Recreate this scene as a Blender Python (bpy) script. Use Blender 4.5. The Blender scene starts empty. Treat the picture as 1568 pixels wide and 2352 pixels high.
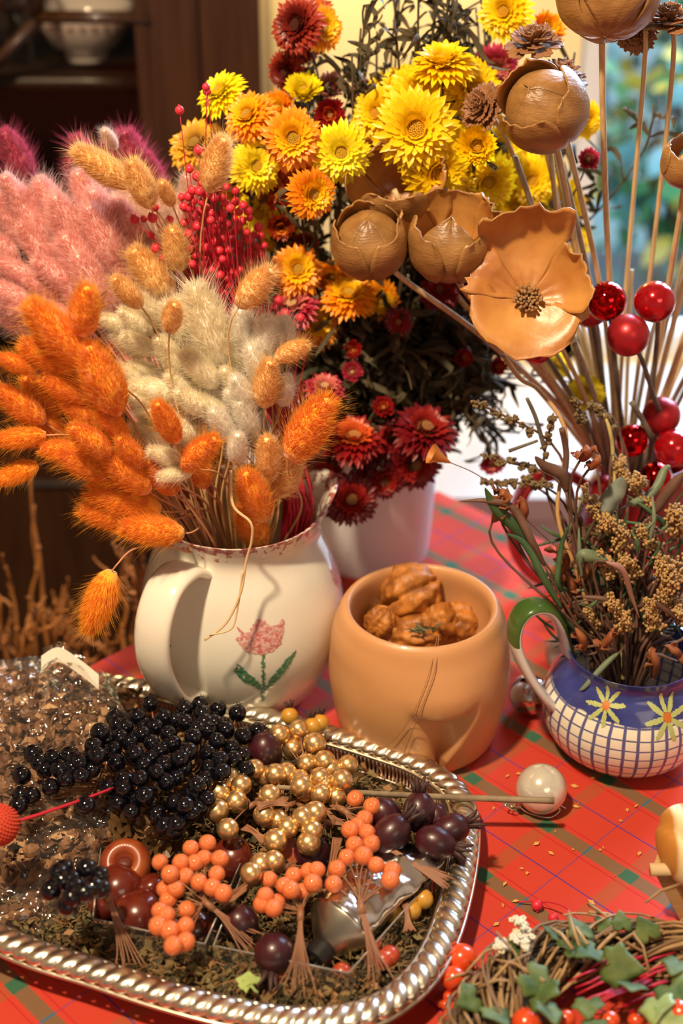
import bpy, math, random
from mathutils import Vector, Matrix, Quaternion, noise
random.seed(7)
R = random.random
U = random.uniform
SC = bpy.context.scene
COL = SC.collection
PI = math.pi

# ------------------------------------------------------------------ camera
CAMH = 0.70
FPX = 3267.0
PITCH = math.radians(30)
cam_d = bpy.data.cameras.new('camera')
cam = bpy.data.objects.new('camera', cam_d)
COL.objects.link(cam)
SC.camera = cam
cam.location = (0, 0, CAMH)
cam.rotation_euler = (PI / 2 - PITCH, 0, 0)
cam_d.sensor_fit = 'VERTICAL'
cam_d.sensor_height = 36.0
cam_d.sensor_width = 24.0
cam_d.lens = 36.0 * FPX / 2352.0
cam_d.clip_start = 0.02
cam_d.dof.use_dof = True
cam_d.dof.focus_distance = 0.97
cam_d.dof.aperture_fstop = 3.6

# ------------------------------------------------------------------ world and lights
wd = bpy.data.worlds.new('dusk'); SC.world = wd
wd.use_nodes = True
bg = wd.node_tree.nodes['Background']
bg.inputs[0].default_value = (0.16, 0.28, 0.34, 1)
bg.inputs[1].default_value = 2.0
SC.view_settings.view_transform = 'Standard'
SC.view_settings.look = 'None'
SC.view_settings.exposure = 0.0
SC.view_settings.gamma = 1.0
SC.view_settings.use_curve_mapping = False


def light(name, kind, loc, target, power, col, size=0.1, size_y=None, spread=None):
    d = bpy.data.lights.new(name, kind)
    d.energy = power
    d.color = col
    if kind == 'AREA':
        d.size = size
        d.shape = 'DISK'
        if size_y:
            d.shape = 'RECTANGLE'; d.size_y = size_y
        if spread:
            d.spread = spread
    else:
        d.shadow_soft_size = size
    o = bpy.data.objects.new(name, d)
    COL.objects.link(o)
    o.location = loc
    o.rotation_euler = (Vector(target) - Vector(loc)).to_track_quat('-Z', 'Y').to_euler()
    return o


light('ceiling_lamp', 'AREA', (-0.38, 0.28, 1.62), (0.0, 0.9, 0.0), 40, (1.0, 0.78, 0.50), 0.10)
light('added_wall_glow', 'POINT', (0.02, 1.74, 0.62), (0, 0, 0), 8, (1.0, 0.74, 0.36), 0.06)  # unseen light added to brighten the cream back wall
light('window_daylight', 'AREA', (0.95, 2.25, 0.95), (0.45, 1.3, -0.1), 150, (0.52, 0.70, 1.0), 0.9, 0.9)
light('added_fill_light', 'AREA', (0.9, -1.2, 1.6), (0.1, 0.9, 0.0), 11, (1.0, 0.80, 0.58), 1.2)  # added fill light behind the camera, stands for no fixture

# ------------------------------------------------------------------ pixel helpers
F_ = Vector((0, math.cos(PITCH), -math.sin(PITCH)))
U_ = Vector((0, math.sin(PITCH), math.cos(PITCH)))
R_ = Vector((1, 0, 0))
CAM = Vector((0, 0, CAMH))


def ray(px, py):
    return F_ + R_ * ((px - 784) / FPX) + U_ * ((1176 - py) / FPX)


def P(px, py, z=0.0):
    d = ray(px, py)
    return CAM + d * ((z - CAMH) / d.z)


def PY(px, py, Y):
    d = ray(px, py)
    return CAM + d * (Y / d.y)


def m_per_px(p):
    return (p - CAM).dot(F_) / FPX


# ------------------------------------------------------------------ materials
MATS = {}


def mat(name, col, rough=0.5, metal=0.0, col2=None, nscale=40.0, bump=0.0, bscale=None, spec=0.5,
        coat=0.0, sheen=0.0, sss=0.0, trans=0.0, translucent=0.0, detail=3.0, stretch=None, contrast=(0.35, 0.65)):
    if name in MATS:
        return MATS[name]
    m = bpy.data.materials.new(name)
    m.use_nodes = True
    nt = m.node_tree
    N = nt.nodes; L = nt.links
    b = N['Principled BSDF']
    b.inputs['Base Color'].default_value = (*col, 1)
    b.inputs['Roughness'].default_value = rough
    b.inputs['Metallic'].default_value = metal
    b.inputs['Specular IOR Level'].default_value = spec
    b.inputs['Coat Weight'].default_value = coat
    b.inputs['Coat Roughness'].default_value = 0.06
    b.inputs['Sheen Weight'].default_value = sheen
    b.inputs['Transmission Weight'].default_value = trans
    if sss:
        b.inputs['Subsurface Weight'].default_value = sss
        b.inputs['Subsurface Radius'].default_value = (0.01, 0.005, 0.003)
        b.inputs['Subsurface Scale'].default_value = 0.5
    tc = N.new('ShaderNodeTexCoord')
    src = tc.outputs['Object']
    if stretch:
        mp = N.new('ShaderNodeMapping'); mp.inputs['Scale'].default_value = stretch
        L.new(src, mp.inputs['Vector']); src = mp.outputs['Vector']
    if col2 is not None:
        nz = N.new('ShaderNodeTexNoise'); nz.inputs['Scale'].default_value = nscale
        nz.inputs['Detail'].default_value = detail
        L.new(src, nz.inputs['Vector'])
        cr = N.new('ShaderNodeValToRGB')
        cr.color_ramp.elements[0].position = contrast[0]; cr.color_ramp.elements[1].position = contrast[1]
        cr.color_ramp.elements[0].color = (*col, 1); cr.color_ramp.elements[1].color = (*col2, 1)
        L.new(nz.outputs['Fac'], cr.inputs['Fac'])
        L.new(cr.outputs['Color'], b.inputs['Base Color'])
        csrc = cr.outputs['Color']
    else:
        csrc = None
    if bump:
        nb = N.new('ShaderNodeTexNoise'); nb.inputs['Scale'].default_value = bscale or nscale * 2
        nb.inputs['Detail'].default_value = 4
        L.new(src, nb.inputs['Vector'])
        bp = N.new('ShaderNodeBump'); bp.inputs['Strength'].default_value = bump
        bp.inputs['Distance'].default_value = 0.002
        L.new(nb.outputs['Fac'], bp.inputs['Height'])
        L.new(bp.outputs['Normal'], b.inputs['Normal'])
    if translucent:
        t = N.new('ShaderNodeBsdfTranslucent')
        t.inputs['Color'].default_value = (*col, 1)
        if csrc: L.new(csrc, t.inputs['Color'])
        mx = N.new('ShaderNodeMixShader'); mx.inputs[0].default_value = translucent
        out = N['Material Output']
        L.new(b.outputs[0], mx.inputs[1]); L.new(t.outputs[0], mx.inputs[2]); L.new(mx.outputs[0], out.inputs[0])
    MATS[name] = m
    return m


def clear_mat(name, tint=(1, 1, 1), gloss=0.12, rough=0.05, bump=0.0, bscale=60, fk=0.8, haze=0.0):
    """thin clear plastic or glass: transparent with a fresnel weighted gloss"""
    m = bpy.data.materials.new(name); m.use_nodes = True
    nt = m.node_tree; N = nt.nodes; L = nt.links
    N.remove(N['Principled BSDF'])
    out = N['Material Output']
    tr = N.new('ShaderNodeBsdfTransparent'); tr.inputs[0].default_value = (*tint, 1)
    gl = N.new('ShaderNodeBsdfGlossy'); gl.inputs['Roughness'].default_value = rough
    lw = N.new('ShaderNodeLayerWeight'); lw.inputs[0].default_value = 0.25
    ma = N.new('ShaderNodeMath'); ma.operation = 'MULTIPLY_ADD'; ma.inputs[1].default_value = fk; ma.inputs[2].default_value = gloss
    ma.use_clamp = True
    mx = N.new('ShaderNodeMixShader')
    L.new(lw.outputs['Fresnel'], ma.inputs[0]); L.new(ma.outputs[0], mx.inputs[0])
    L.new(tr.outputs[0], mx.inputs[1]); L.new(gl.outputs[0], mx.inputs[2])
    last = mx.outputs[0]
    if haze:
        df = N.new('ShaderNodeBsdfDiffuse'); df.inputs[0].default_value = (0.8, 0.78, 0.74, 1)
        m2 = N.new('ShaderNodeMixShader'); m2.inputs[0].default_value = haze
        L.new(last, m2.inputs[1]); L.new(df.outputs[0], m2.inputs[2]); last = m2.outputs[0]
    if bump:
        tc = N.new('ShaderNodeTexCoord'); nz = N.new('ShaderNodeTexNoise'); nz.inputs['Scale'].default_value = bscale
        nz.inputs['Detail'].default_value = 2
        L.new(tc.outputs['Object'], nz.inputs['Vector'])
        bp = N.new('ShaderNodeBump'); bp.inputs['Strength'].default_value = bump; bp.inputs['Distance'].default_value = 0.01
        L.new(nz.outputs['Fac'], bp.inputs['Height']); L.new(bp.outputs[0], gl.inputs['Normal']); L.new(bp.outputs[0], lw.inputs['Normal'])
    L.new(last, out.inputs[0])
    MATS[name] = m
    return m


# ------------------------------------------------------------------ mesh builder
def basis(d):
    d = d.normalized()
    a = Vector((0, 0, 1)) if abs(d.z) < 0.9 else Vector((1, 0, 0))
    x = d.cross(a).normalized()
    y = d.cross(x).normalized()
    return x, y


def bez(p0, p1, p2, p3, n):
    out = []
    for i in range(n + 1):
        t = i / n; s = 1 - t
        out.append(p0 * s ** 3 + p1 * (3 * s * s * t) + p2 * (3 * s * t * t) + p3 * t ** 3)
    return out


def catmull(pts, n=6, closed=False):
    out = []
    m = len(pts)
    rng = range(m) if closed else range(m - 1)
    for i in rng:
        if closed:
            a, b, c, d = pts[(i - 1) % m], pts[i], pts[(i + 1) % m], pts[(i + 2) % m]
        else:
            a, b, c, d = pts[max(i - 1, 0)], pts[i], pts[i + 1], pts[min(i + 2, m - 1)]
        for k in range(n):
            t = k / n
            out.append(0.5 * ((2 * b) + (c - a) * t + (2 * a - 5 * b + 4 * c - d) * t * t + (3 * b - a - 3 * c + d) * t ** 3))
    if not closed:
        out.append(pts[-1].copy() if hasattr(pts[-1], 'copy') else pts[-1])
    return out


class MB:
    def __init__(s):
        s.v = []; s.f = []; s.mi = []; s.uv = None

    def add(s, vs, fs, mi=0):
        o = len(s.v)
        s.v.extend(vs)
        for f in fs:
            s.f.append([i + o for i in f]); s.mi.append(mi)

    def sphere(s, c, r, seg=12, rings=8, mi=0, sc=(1, 1, 1), rot=None, jit=0.0):
        c = Vector(c); vs = []; fs = []
        def pt(th, ph):
            v = Vector((math.sin(th) * math.cos(ph) * sc[0], math.sin(th) * math.sin(ph) * sc[1], math.cos(th) * sc[2])) * r
            if jit: v *= 1 + jit * noise.noise(v * (2.2 / r) + c * 37)
            if rot: v = rot @ v
            return c + v
        vs.append(pt(0, 0))
        for i in range(1, rings):
            for j in range(seg):
                vs.append(pt(PI * i / rings, 2 * PI * j / seg))
        vs.append(pt(PI, 0))
        for j in range(seg):
            fs.append([0, 1 + j, 1 + (j + 1) % seg])
            for i in range(rings - 2):
                a = 1 + i * seg
                fs.append([a + j, a + seg + j, a + seg + (j + 1) % seg, a + (j + 1) % seg])
            a = 1 + (rings - 2) * seg
            fs.append([a + j, len(vs) - 1, a + (j + 1) % seg])
        s.add(vs, fs, mi)

    def tube(s, pts, r0, r1=None, seg=6, mi=0, cap=True):
        if r1 is None: r1 = r0
        n = len(pts); vs = []; fs = []
        x = None
        for i, p in enumerate(pts):
            d = (pts[min(i + 1, n - 1)] - pts[max(i - 1, 0)])
            if d.length < 1e-9: d = Vector((0, 0, 1))
            d.normalize()
            if x is None: x, y = basis(d)
            else:
                x = (x - d * x.dot(d))
                if x.length < 1e-6: x, _ = basis(d)
                x.normalize(); y = d.cross(x)
            r = r0(i / (n - 1)) if callable(r0) else r0 + (r1 - r0) * i / (n - 1)
            for k in range(seg):
                a = 2 * PI * k / seg
                vs.append(p + (x * math.cos(a) + y * math.sin(a)) * r)
        for i in range(n - 1):
            for k in range(seg):
                a = i * seg
                fs.append([a + k, a + (k + 1) % seg, a + seg + (k + 1) % seg, a + seg + k])
        if cap:
            fs.append(list(range(seg))[::-1]); fs.append(list(range((n - 1) * seg, n * seg)))
        s.add(vs, fs, mi)

    def strap(s, pts, side, w, t, mi=0, seg=12, miof=None):
        """rounded flat strap along pts; side is the wide direction"""
        n = len(pts); vs = []; fs = []; o = len(s.v)
        for i, p in enumerate(pts):
            d = (pts[min(i + 1, n - 1)] - pts[max(i - 1, 0)]).normalized()
            x = (side - d * side.dot(d)).normalized(); y = d.cross(x)
            for k in range(seg):
                a = 2 * PI * k / seg
                ca, sa = math.cos(a), math.sin(a)
                vs.append(p + x * (abs(ca) ** .8 * math.copysign(w / 2, ca)) + y * (abs(sa) ** .8 * math.copysign(t / 2, sa)))
        s.v.extend(vs)
        for i in range(n - 1):
            for k in range(seg):
                a = i * seg
                s.f.append([o + a + k, o + a + (k + 1) % seg, o + a + seg + (k + 1) % seg, o + a + seg + k])
                s.mi.append(miof(i / n, k / seg) if miof else mi)

    def ribbon(s, pts, w, up=None, mi=0, twist=0.0, cup=0.0, wave=0.0):
        """leaf blade along pts, width function w(t), three points across"""
        n = len(pts); vs = []; fs = []
        up = up or Vector((U(-1, 1), U(-1, 1), U(-1, 1)))
        for i, p in enumerate(pts):
            t = i / (n - 1)
            d = (pts[min(i + 1, n - 1)] - pts[max(i - 1, 0)])
            if d.length < 1e-9: d = Vector((0, 0, 1))
            d.normalize()
            x = d.cross(up)
            if x.length < 1e-5: x, _ = basis(d)
            x.normalize()
            if twist: x = Quaternion(d, twist * t) @ x
            nn = d.cross(x)
            ww = w(t) if callable(w) else w
            wv = nn * (wave * ww * math.sin(t * 14))
            vs += [p - x * ww + nn * ww * cup + wv, p, p + x * ww + nn * ww * cup - wv]
        for i in range(n - 1):
            a = i * 3
            fs.append([a, a + 1, a + 4, a + 3]); fs.append([a + 1, a + 2, a + 5, a + 4])
        s.add(vs, fs, mi)

    def box(s, lo, hi, mi=0, M=None, bev=0.0):
        x0, y0, z0 = lo; x1, y1, z1 = hi
        vs = [Vector(v) for v in ((x0, y0, z0), (x1, y0, z0), (x1, y1, z0), (x0, y1, z0), (x0, y0, z1), (x1, y0, z1), (x1, y1, z1), (x0, y1, z1))]
        if M: vs = [M @ v for v in vs]
        s.add(vs, [[0, 3, 2, 1], [4, 5, 6, 7], [0, 1, 5, 4], [1, 2, 6, 5], [2, 3, 7, 6], [3, 0, 4, 7]], mi)

    def lathe(s, prof, seg=64, c=(0, 0, 0), fn=None, mi=0, uv=False):
        """prof: list of (r,z). fn(theta,r,z)->(r,z) may deform"""
        c = Vector(c); vs = []; fs = []; n = len(prof)
        cols = seg + 1 if uv else seg
        for j in range(cols):
            th = 2 * PI * j / seg
            for (r, z) in prof:
                rr, zz = (fn(th, r, z) if fn else (r, z))
                vs.append(c + Vector((rr * math.cos(th), rr * math.sin(th), zz)))
        o = len(s.v)
        if uv and s.uv is None: s.uv = {}
        for j in range(seg):
            j2 = j + 1 if uv else (j + 1) % seg
            for i in range(n - 1):
                f = [j * n + i, j2 * n + i, j2 * n + i + 1, j * n + i + 1]
                s.f.append([k + o for k in f]); s.mi.append(mi)
                if uv:
                    s.uv[len(s.f) - 1] = [(j / seg, prof[i][1]), ((j + 1) / seg, prof[i][1]), ((j + 1) / seg, prof[i + 1][1]), (j / seg, prof[i + 1][1])]
        s.v.extend(vs)

    def mesh(s, name, mats, smooth=True):
        me = bpy.data.meshes.new(name)
        me.from_pydata([tuple(v) for v in s.v], [], s.f)
        if not isinstance(mats, (list, tuple)): mats = [mats]
        for m in mats: me.materials.append(m)
        me.polygons.foreach_set('material_index', s.mi)
        if smooth: me.polygons.foreach_set('use_smooth', [True] * len(s.f))
        if s.uv:
            ul = me.uv_layers.new(name='UVMap')
            for fi, uvs in s.uv.items():
                p = me.polygons[fi]
                for k, li in enumerate(p.loop_indices): ul.data[li].uv = uvs[k]
        me.update()
        return me

    def build(s, name, mats, parent=None, smooth=True, origin=None):
        """mesh object; vertices are given in world space and moved to the parent's or own origin"""
        if parent is not None: off = Vector(parent.location)
        elif origin is not None: off = Vector(origin)
        else:
            n = len(s.v); off = Vector((sum(v[0] for v in s.v) / n, sum(v[1] for v in s.v) / n, min(v[2] for v in s.v)))
        s.v = [Vector(v) - off for v in s.v]
        o = bpy.data.objects.new(name, s.mesh(name, mats, smooth))
        COL.objects.link(o)
        if parent is not None: o.parent = parent
        else: o.location = off
        return o


def tag(o, label=None, cat=None, group=None, kind=None):
    if label: o['label'] = label
    if cat: o['category'] = cat
    if group: o['group'] = group
    if kind: o['kind'] = kind
    return o


def thing(name, loc, label, cat, group=None):
    o = bpy.data.objects.new(name, None)
    o.empty_display_size = 0.01
    COL.objects.link(o); o.location = loc
    return tag(o, label, cat, group)


def put(name, me, parent, wloc, rot=None, scale=1.0, label=None):
    """object on shared mesh data placed in world space under a parent Empty (parents have no rotation)"""
    o = bpy.data.objects.new(name, me)
    COL.objects.link(o)
    if parent is not None:
        o.parent = parent; o.location = Vector(wloc) - Vector(parent.location)
    else: o.location = wloc
    if rot is not None: o.rotation_euler = rot.to_euler()
    o.scale = (scale, scale, scale) if not isinstance(scale, tuple) else scale
    if label: o['label'] = label
    return o


ORD = ['', 'first', 'second', 'third', 'fourth', 'fifth', 'sixth', 'seventh', 'eighth', 'ninth', 'tenth', 'eleventh', 'twelfth',
       'thirteenth', 'fourteenth', 'fifteenth', 'sixteenth', 'seventeenth', 'eighteenth', 'nineteenth', 'twentieth']
def ordw(n):
    if n <= 20: return ORD[n]
    t = {2: 'twenty', 3: 'thirty', 4: 'forty', 5: 'fifty', 6: 'sixty', 7: 'seventy', 8: 'eighty', 9: 'ninety'}
    te = {2: 'twentieth', 3: 'thirtieth', 4: 'fortieth', 5: 'fiftieth', 6: 'sixtieth', 7: 'seventieth', 8: 'eightieth', 9: 'ninetieth'}
    return te[n // 10] if n % 10 == 0 else t[n // 10] + '-' + ORD[n % 10]

REG = {}
def reg(o, phrase, plural, px, py):
    """things alike: their labels are completed with their place among their kind once all are built"""
    REG.setdefault((phrase, plural), []).append((px, py, o))


def finish_labels():
    for (phrase, plural), L in REG.items():
        L.sort(key=lambda a: a[0])
        n = len(L)
        if n == 1:
            L[0][2]['label'] = phrase; continue
        top = min(L, key=lambda a: a[1]); bot = max(L, key=lambda a: a[1])
        for i, (px, py, o) in enumerate(L):
            if n == 2: w = 'left' if i == 0 else 'right'; o['label'] = f'{phrase}, {w} of two'; continue
            if i == 0: w = 'leftmost'
            elif i == n - 1: w = 'rightmost'
            elif o is top[2] and n > 3: w = 'highest'
            elif o is bot[2] and n > 3: w = 'lowest'
            elif i < n / 2: w = ordw(i + 1) + ' from left'
            else: w = ordw(n - i) + ' from right'
            o['label'] = f'{phrase}, {w}'
            

# =================================================================== SETTING
m_wall = mat('cream_wall', (0.86, 0.72, 0.42), 0.8, col2=(0.80, 0.66, 0.38), nscale=6)
m_white = mat('white_paint', (0.78, 0.78, 0.80), 0.45)
m_plain = mat('room_paint', (0.50, 0.40, 0.29), 0.9)
m_floor = mat('dark_floorboards', (0.05, 0.025, 0.012), 0.4, col2=(0.09, 0.045, 0.02), nscale=8, stretch=(1, 12, 1))
m_wood = mat('mahogany', (0.034, 0.012, 0.005), 0.36, col2=(0.058, 0.022, 0.009), nscale=7, stretch=(14, 14, 1), bump=0.05, coat=0.12)
m_wood_d = mat('mahogany_dark', (0.016, 0.007, 0.004), 0.35, col2=(0.030, 0.012, 0.006), nscale=7, stretch=(14, 14, 1))


def struct(mb, name, m, smooth=False):
    o = mb.build(name, m, smooth=smooth); o['kind'] = 'structure'; return o


WY = 1.86      # back wall
FZ = -0.75     # floor
CZ = 1.75      # ceiling
WX0, WX1 = 0.305, 1.35
WZ0, WZ1 = -0.13, 1.2
b = MB(); b.box((-1.7, -1.9, FZ - .05), (1.9, WY + .12, FZ)); struct(b, 'floor', m_floor)
b = MB(); b.box((-1.7, -1.9, CZ), (1.9, WY + .12, CZ + .05)); struct(b, 'ceiling', m_plain)
b = MB()
b.box((-1.7, WY, FZ), (WX0, WY + .12, CZ)); b.box((WX1, WY, FZ), (1.9, WY + .12, CZ))
b.box((WX0, WY, FZ), (WX1, WY + .12, WZ0)); b.box((WX0, WY, WZ1), (WX1, WY + .12, CZ)); struct(b, 'wall_back', m_wall)
b = MB(); b.box((-1.75, -1.9, FZ), (-1.7, WY + .12, CZ)); struct(b, 'wall_left', m_plain)
b = MB(); b.box((1.9, -1.9, FZ), (1.95, WY + .12, CZ)); struct(b, 'wall_right', m_plain)
b = MB(); b.box((-1.7, -1.95, FZ), (1.9, -1.9, CZ)); struct(b, 'wall_front', m_plain)
b = MB(); b.box((-0.12, 1.47, WZ0 - .03), (1.6, WY - .001, WZ0)); b.box((-0.12, 1.50, FZ), (1.6, 1.53, WZ0 - .03)); struct(b, 'trim_1', m_white)
# window: frame, bars, pane
b = MB()
fw = 0.035
b.box((WX0, WY + .02, WZ0), (WX0 + fw, WY + .08, WZ1)); b.box((WX1 - fw, WY + .02, WZ0), (WX1, WY + .08, WZ1))
b.box((WX0, WY + .02, WZ0), (WX1, WY + .08, WZ0 + fw)); b.box((WX0, WY + .02, WZ1 - fw), (WX1, WY + .08, WZ1))
b.box((.86, WY + .03, WZ0), (.89, WY + .07, WZ1))
wf = struct(b, 'window_1', m_white)
m_glass = clear_mat('window_glass', (0.96, 0.98, 0.98), 0.02, 0.0)
b = MB(); b.box((WX0 + fw, WY + .048, WZ0 + fw), (WX1 - fw, WY + .052, WZ1 - fw))
g = b.build('pane', m_glass, smooth=False); g.parent = wf; g.location = Vector(g.location) - Vector(wf.location)
b = MB(); b.box((-2.5, WY + .12, -1.3), (3.5, 5.5, -1.25)); gr = b.build('garden_ground', mat('garden_paving', (0.16, 0.17, 0.22), 0.8, col2=(0.10, 0.11, 0.15), nscale=5)); gr['kind'] = 'structure'
gr['label'] = 'bluish garden ground outside the window'

# garden shrub outside
def shrub(name, c, rad, n, mats, label, leaf=0.055, seed=1):
    random.seed(seed)
    t = thing(name, (c[0], c[1], -1.25), label, 'shrub')
    c = Vector(c)
    st = MB()
    lf = MB()
    for i in range(26):
        d = Vector((U(-1, 1), U(-1, .6), U(-1, 1)))
        e = c + Vector((d.x * rad[0], d.y * rad[1], d.z * rad[2]))
        b0 = Vector((c.x + U(-.05, .05), c.y, -1.25))
        pts = bez(b0, b0 + Vector((0, 0, .4)), e - Vector((0, 0, .3)), e, 8)
        st.tube(pts, .009, .003, 5)
        for k in range(n):
            q = e + Vector((U(-1, 1), U(-1, 1), U(-1, 1))) * 0.13
            dd = Vector((U(-1, 1), U(-1, 1), U(-.7, 1))).normalized()
            L = leaf * U(.6, 1.2)
            pp = [q + dd * (L * s / 4) + Vector((0, 0, -.01 * (s / 4) ** 2)) for s in range(5)]
            lf.ribbon(pp, lambda t: .33 * L * math.sin(PI * min(1, t * .9 + .08)), mi=random.choice([0, 0, 0, 1, 1, 2]))
    st.build('branches', mat('branch_bark', (0.05, 0.035, 0.02), .8), t)
    lf.build('foliage', mats, t)
    return t


gm = [mat('garden_leaf', (0.06, 0.22, 0.08), .5, translucent=.3), mat('garden_leaf_dark', (0.03, 0.13, 0.12), .5, translucent=.3), mat('garden_leaf_yellow', (0.5, 0.38, 0.05), .5, translucent=.3)]
shrub('garden_shrub', (0.66, 2.45, 0.12), (0.17, 0.15, 0.26), 26, gm, 'green and yellow leafy shrub outside the window, behind the reeds', seed=3)
shrub('garden_shrub', (1.0, 3.0, 0.02), (0.4, 0.2, 0.3), 22, gm, 'darker leafy shrub further out in the garden at right edge', leaf=.07, seed=5)
random.seed(11)

# ------------------------------------------------------------------ china cabinet
CY = 1.60
cab = thing('china_cabinet', (-0.45, CY, FZ), 'dark mahogany glazed china cabinet standing behind the table', 'cabinet')
def cx(px, py=200): return PY(px, py, CY).x
def cz(py): return PY(200, py, CY).z
xl, xd, xs, xr = -1.05, cx(345), cx(460), cx(602)
b = MB()
b.box((xl + .03, CY + .215, FZ), (xd + .02, CY + .224, CZ - .2), 1); b.box((xd, CY, FZ), (xs, CY + .03, CZ - .2)); b.box((xs + .004, CY - .008, FZ), (xr, CY + .24, CZ - .2))
b.box((xl, CY, FZ), (xl + .03, CY + .24, CZ - .2)); b.box((xl, CY + .225, FZ), (xr, CY + .24, CZ - .2), 1)
b.box((xl, CY, CZ - .25), (xr, CY + .24, CZ - .2))
b.box((xs - .004, CY + .008, FZ), (xs + .006, CY + .02, CZ - .25), 1)
b.build('cabinet_frame', [m_wood, m_wood_d], cab, smooth=False)
zsh = cz(190)
for zz in (zsh, zsh + .36, zsh - .36):
    b = MB()
    b.box((xl + .03, CY + .04, zz - .018), (xd, CY + .225, zz))
    b.tube([Vector((xl + .03 + i * (xd - xl - .03) / 10, CY + .038, zz - .009)) for i in range(11)], .011, seg=10)
    b.build('shelf', m_wood_d, cab)
zb = cz(880)
b = MB(); b.box((xl + .03, CY + .005, FZ + .08), (xd, CY + .02, zb)); b.box((xl + .03, CY - .004, zb - .03), (xd, CY + .02, zb))
b.box((xl + .08, CY - .002, FZ + .15), (xd - .05, CY + .006, zb - .09), 1)
b.tube([Vector((xl, CY - .002, zb - .14)), Vector((xd, CY - .002, zb - .14))], .006)
b.build('lower_panel', [m_wood_d, m_wood], cab, smooth=False)
dr = MB()
for z0 in (zb, CZ - .27): dr.box((xl + .03, CY - .004, z0), (xd, CY + .02, z0 + .03))
dr.box((xd - .012, CY - .004, zb), (xd, CY + .02, CZ - .25))
door = dr.build('door', m_wood, cab, smooth=False)
gb = MB()
def bar(px0, py0, px1, py1, r=.007):
    a, c = PY(px0, py0, CY), PY(px1, py1, CY); a.y = c.y = CY + .004
    gb.tube([a, c], r, seg=8); a2, c2 = a.copy(), c.copy(); a2.y = c2.y = CY - .006; gb.tube([a2, c2], r * .45, seg=6)
bar(84, 40, 345, 43); bar(86, 48, -70, 205); bar(86, 48, 84, -150); bar(-70, 205, -70, 800)
o = gb.build('glazing_bars', m_wood, cab); o.parent = door; o.location = Vector((0, 0, 0)) - Vector(door.location)
door.location = (0, 0, 0)
o.location = (0, 0, 0)
b = MB(); b.box((xl + .03, CY + .010, zb + .03), (xd - .01, CY + .013, CZ - .27))
pn = b.build('glass_pane', clear_mat('cabinet_glass', (.9, .88, .85), .0, .02, fk=.3), cab, smooth=False)
# bowl and glasses on the shelf
m_china = mat('white_china', (0.75, 0.68, 0.66), .2, coat=.5)
m_chinapat = mat('china_pattern', (0.35, 0.10, 0.08), .3)
def bowl(px, py, r, h, label):
    c = PY(px, py, CY + .12); c.z = zsh
    prof = [(r * .42, 0), (r * .45, .004), (r * .42, .01), (r * .7, h * .3), (r * .95, h * .7), (r, h), (r * .97, h), (r * .9, h * .7), (r * .6, h * .3), (.0005, h * .14)]
    t = thing('china_bowl', c, label, 'bowl')
    b = MB(); b.lathe(prof, 40, c); b.build('bowl_body', m_china, t)
    b = MB()
    for k in range(26):
        a = 2 * PI * k / 26
        b.sphere(c + Vector((math.cos(a) * r * .965, math.sin(a) * r * .965, h * .72)), r * .045, 6, 5)
    b.build('painted_band', m_chinapat, t)
bowl(200, 130, .058, .062, 'white footed china bowl with red pattern inside the cabinet')
m_goblet = clear_mat('crystal', (.93, .93, .95), .14, .02)
for px in (20, 75):
    c = PY(px, 150, CY + .1); c.z = zsh
    b = MB(); b.lathe([(.024, 0), (.022, .002), (.003, .006), (.003, .03), (.012, .038), (.027, .06), (.03, .10), (.029, .10), (.026, .062), (.010, .041)], 28, c)
    o = b.build('drinking_glass', m_goblet); reg(o, 'clear stemmed glass on the cabinet shelf', 'the glasses', px, 150); tag(o, None, 'glass', 'glasses in the cabinet')
c = PY(20, 20, CY + .1); c.z = zsh + .36

# ------------------------------------------------------------------ table and tartan cloth
A_, B_ = P(1108, 2010), P(1296, 2138)
C_ = P(1282, 1882)
PER = (B_ - A_).length
ud = (B_ - A_).normalized(); vd = Vector((-ud.y, ud.x, 0))
K = P(1005, 1128)                       # far corner of the table
TL = 1.25
UM = Matrix(((ud.x, vd.x, 0, K.x), (ud.y, vd.y, 0, K.y), (0, 0, 1, 0), (0, 0, 0, 1)))
tb = thing('dining_table', UM @ Vector((TL / 2, -TL / 2, FZ)), 'dark wooden dining table under the tartan cloth', 'table')
b = MB(); b.box((0.004, -TL + .004, -.035), (TL - .004, -.004, -.003), M=UM); b.build('tabletop', m_wood_d, tb, smooth=False)
for (x, y) in ((.08, -.08), (TL - .08, -.08), (.08, -TL + .08), (TL - .08, -TL + .08)):
    b = MB(); b.box((x - .03, y - .03, FZ), (x + .03, y + .03, -.035), M=UM); b.build('leg', m_wood_d, tb, smooth=False)

# cloth mesh in table coordinates
b = MB(); n = 60
ex = .012
rows = []
for i in range(-3, n + 4):
    row = []
    for j in range(-3, n + 4):
        x = i / n * TL; y = -j / n * TL; z = 0.0
        def fold(a):
            if a < 0: k = -a / (TL / n); return (-.004 if k <= 1 else -.010), -[0, .010, .10, .22][int(round(k))]
            if a > TL: k = (a - TL) / (TL / n); return TL + (.004 if k <= 1 else .010), -[0, .010, .10, .22][int(round(k))]
            return a, 0
        X, z1 = fold(x); Y, z2 = fold(-y); z = min(z1, z2)
        if z < -.05:
            w = .012 * math.sin((X - Y) * 34); 
            if z1 < -.05: X += w - (.01 if x < 0 else -.01)
            if z2 < -.05: Y += w - (.01 if -y < 0 else -.01)
        row.append(Vector((X, -Y, z)))
    rows.append(row)
H = len(rows[0])
vs = [v for r in rows for v in r]
fs = [[i * H + j, i * H + j + 1, (i + 1) * H + j + 1, (i + 1) * H + j][::-1] for i in range(len(rows) - 1) for j in range(H - 1)]
b.add(vs, fs)
me = b.mesh('tablecloth', [], True) if False else None
cm = bpy.data.materials.new('red_tartan'); cm.use_nodes = True
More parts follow.
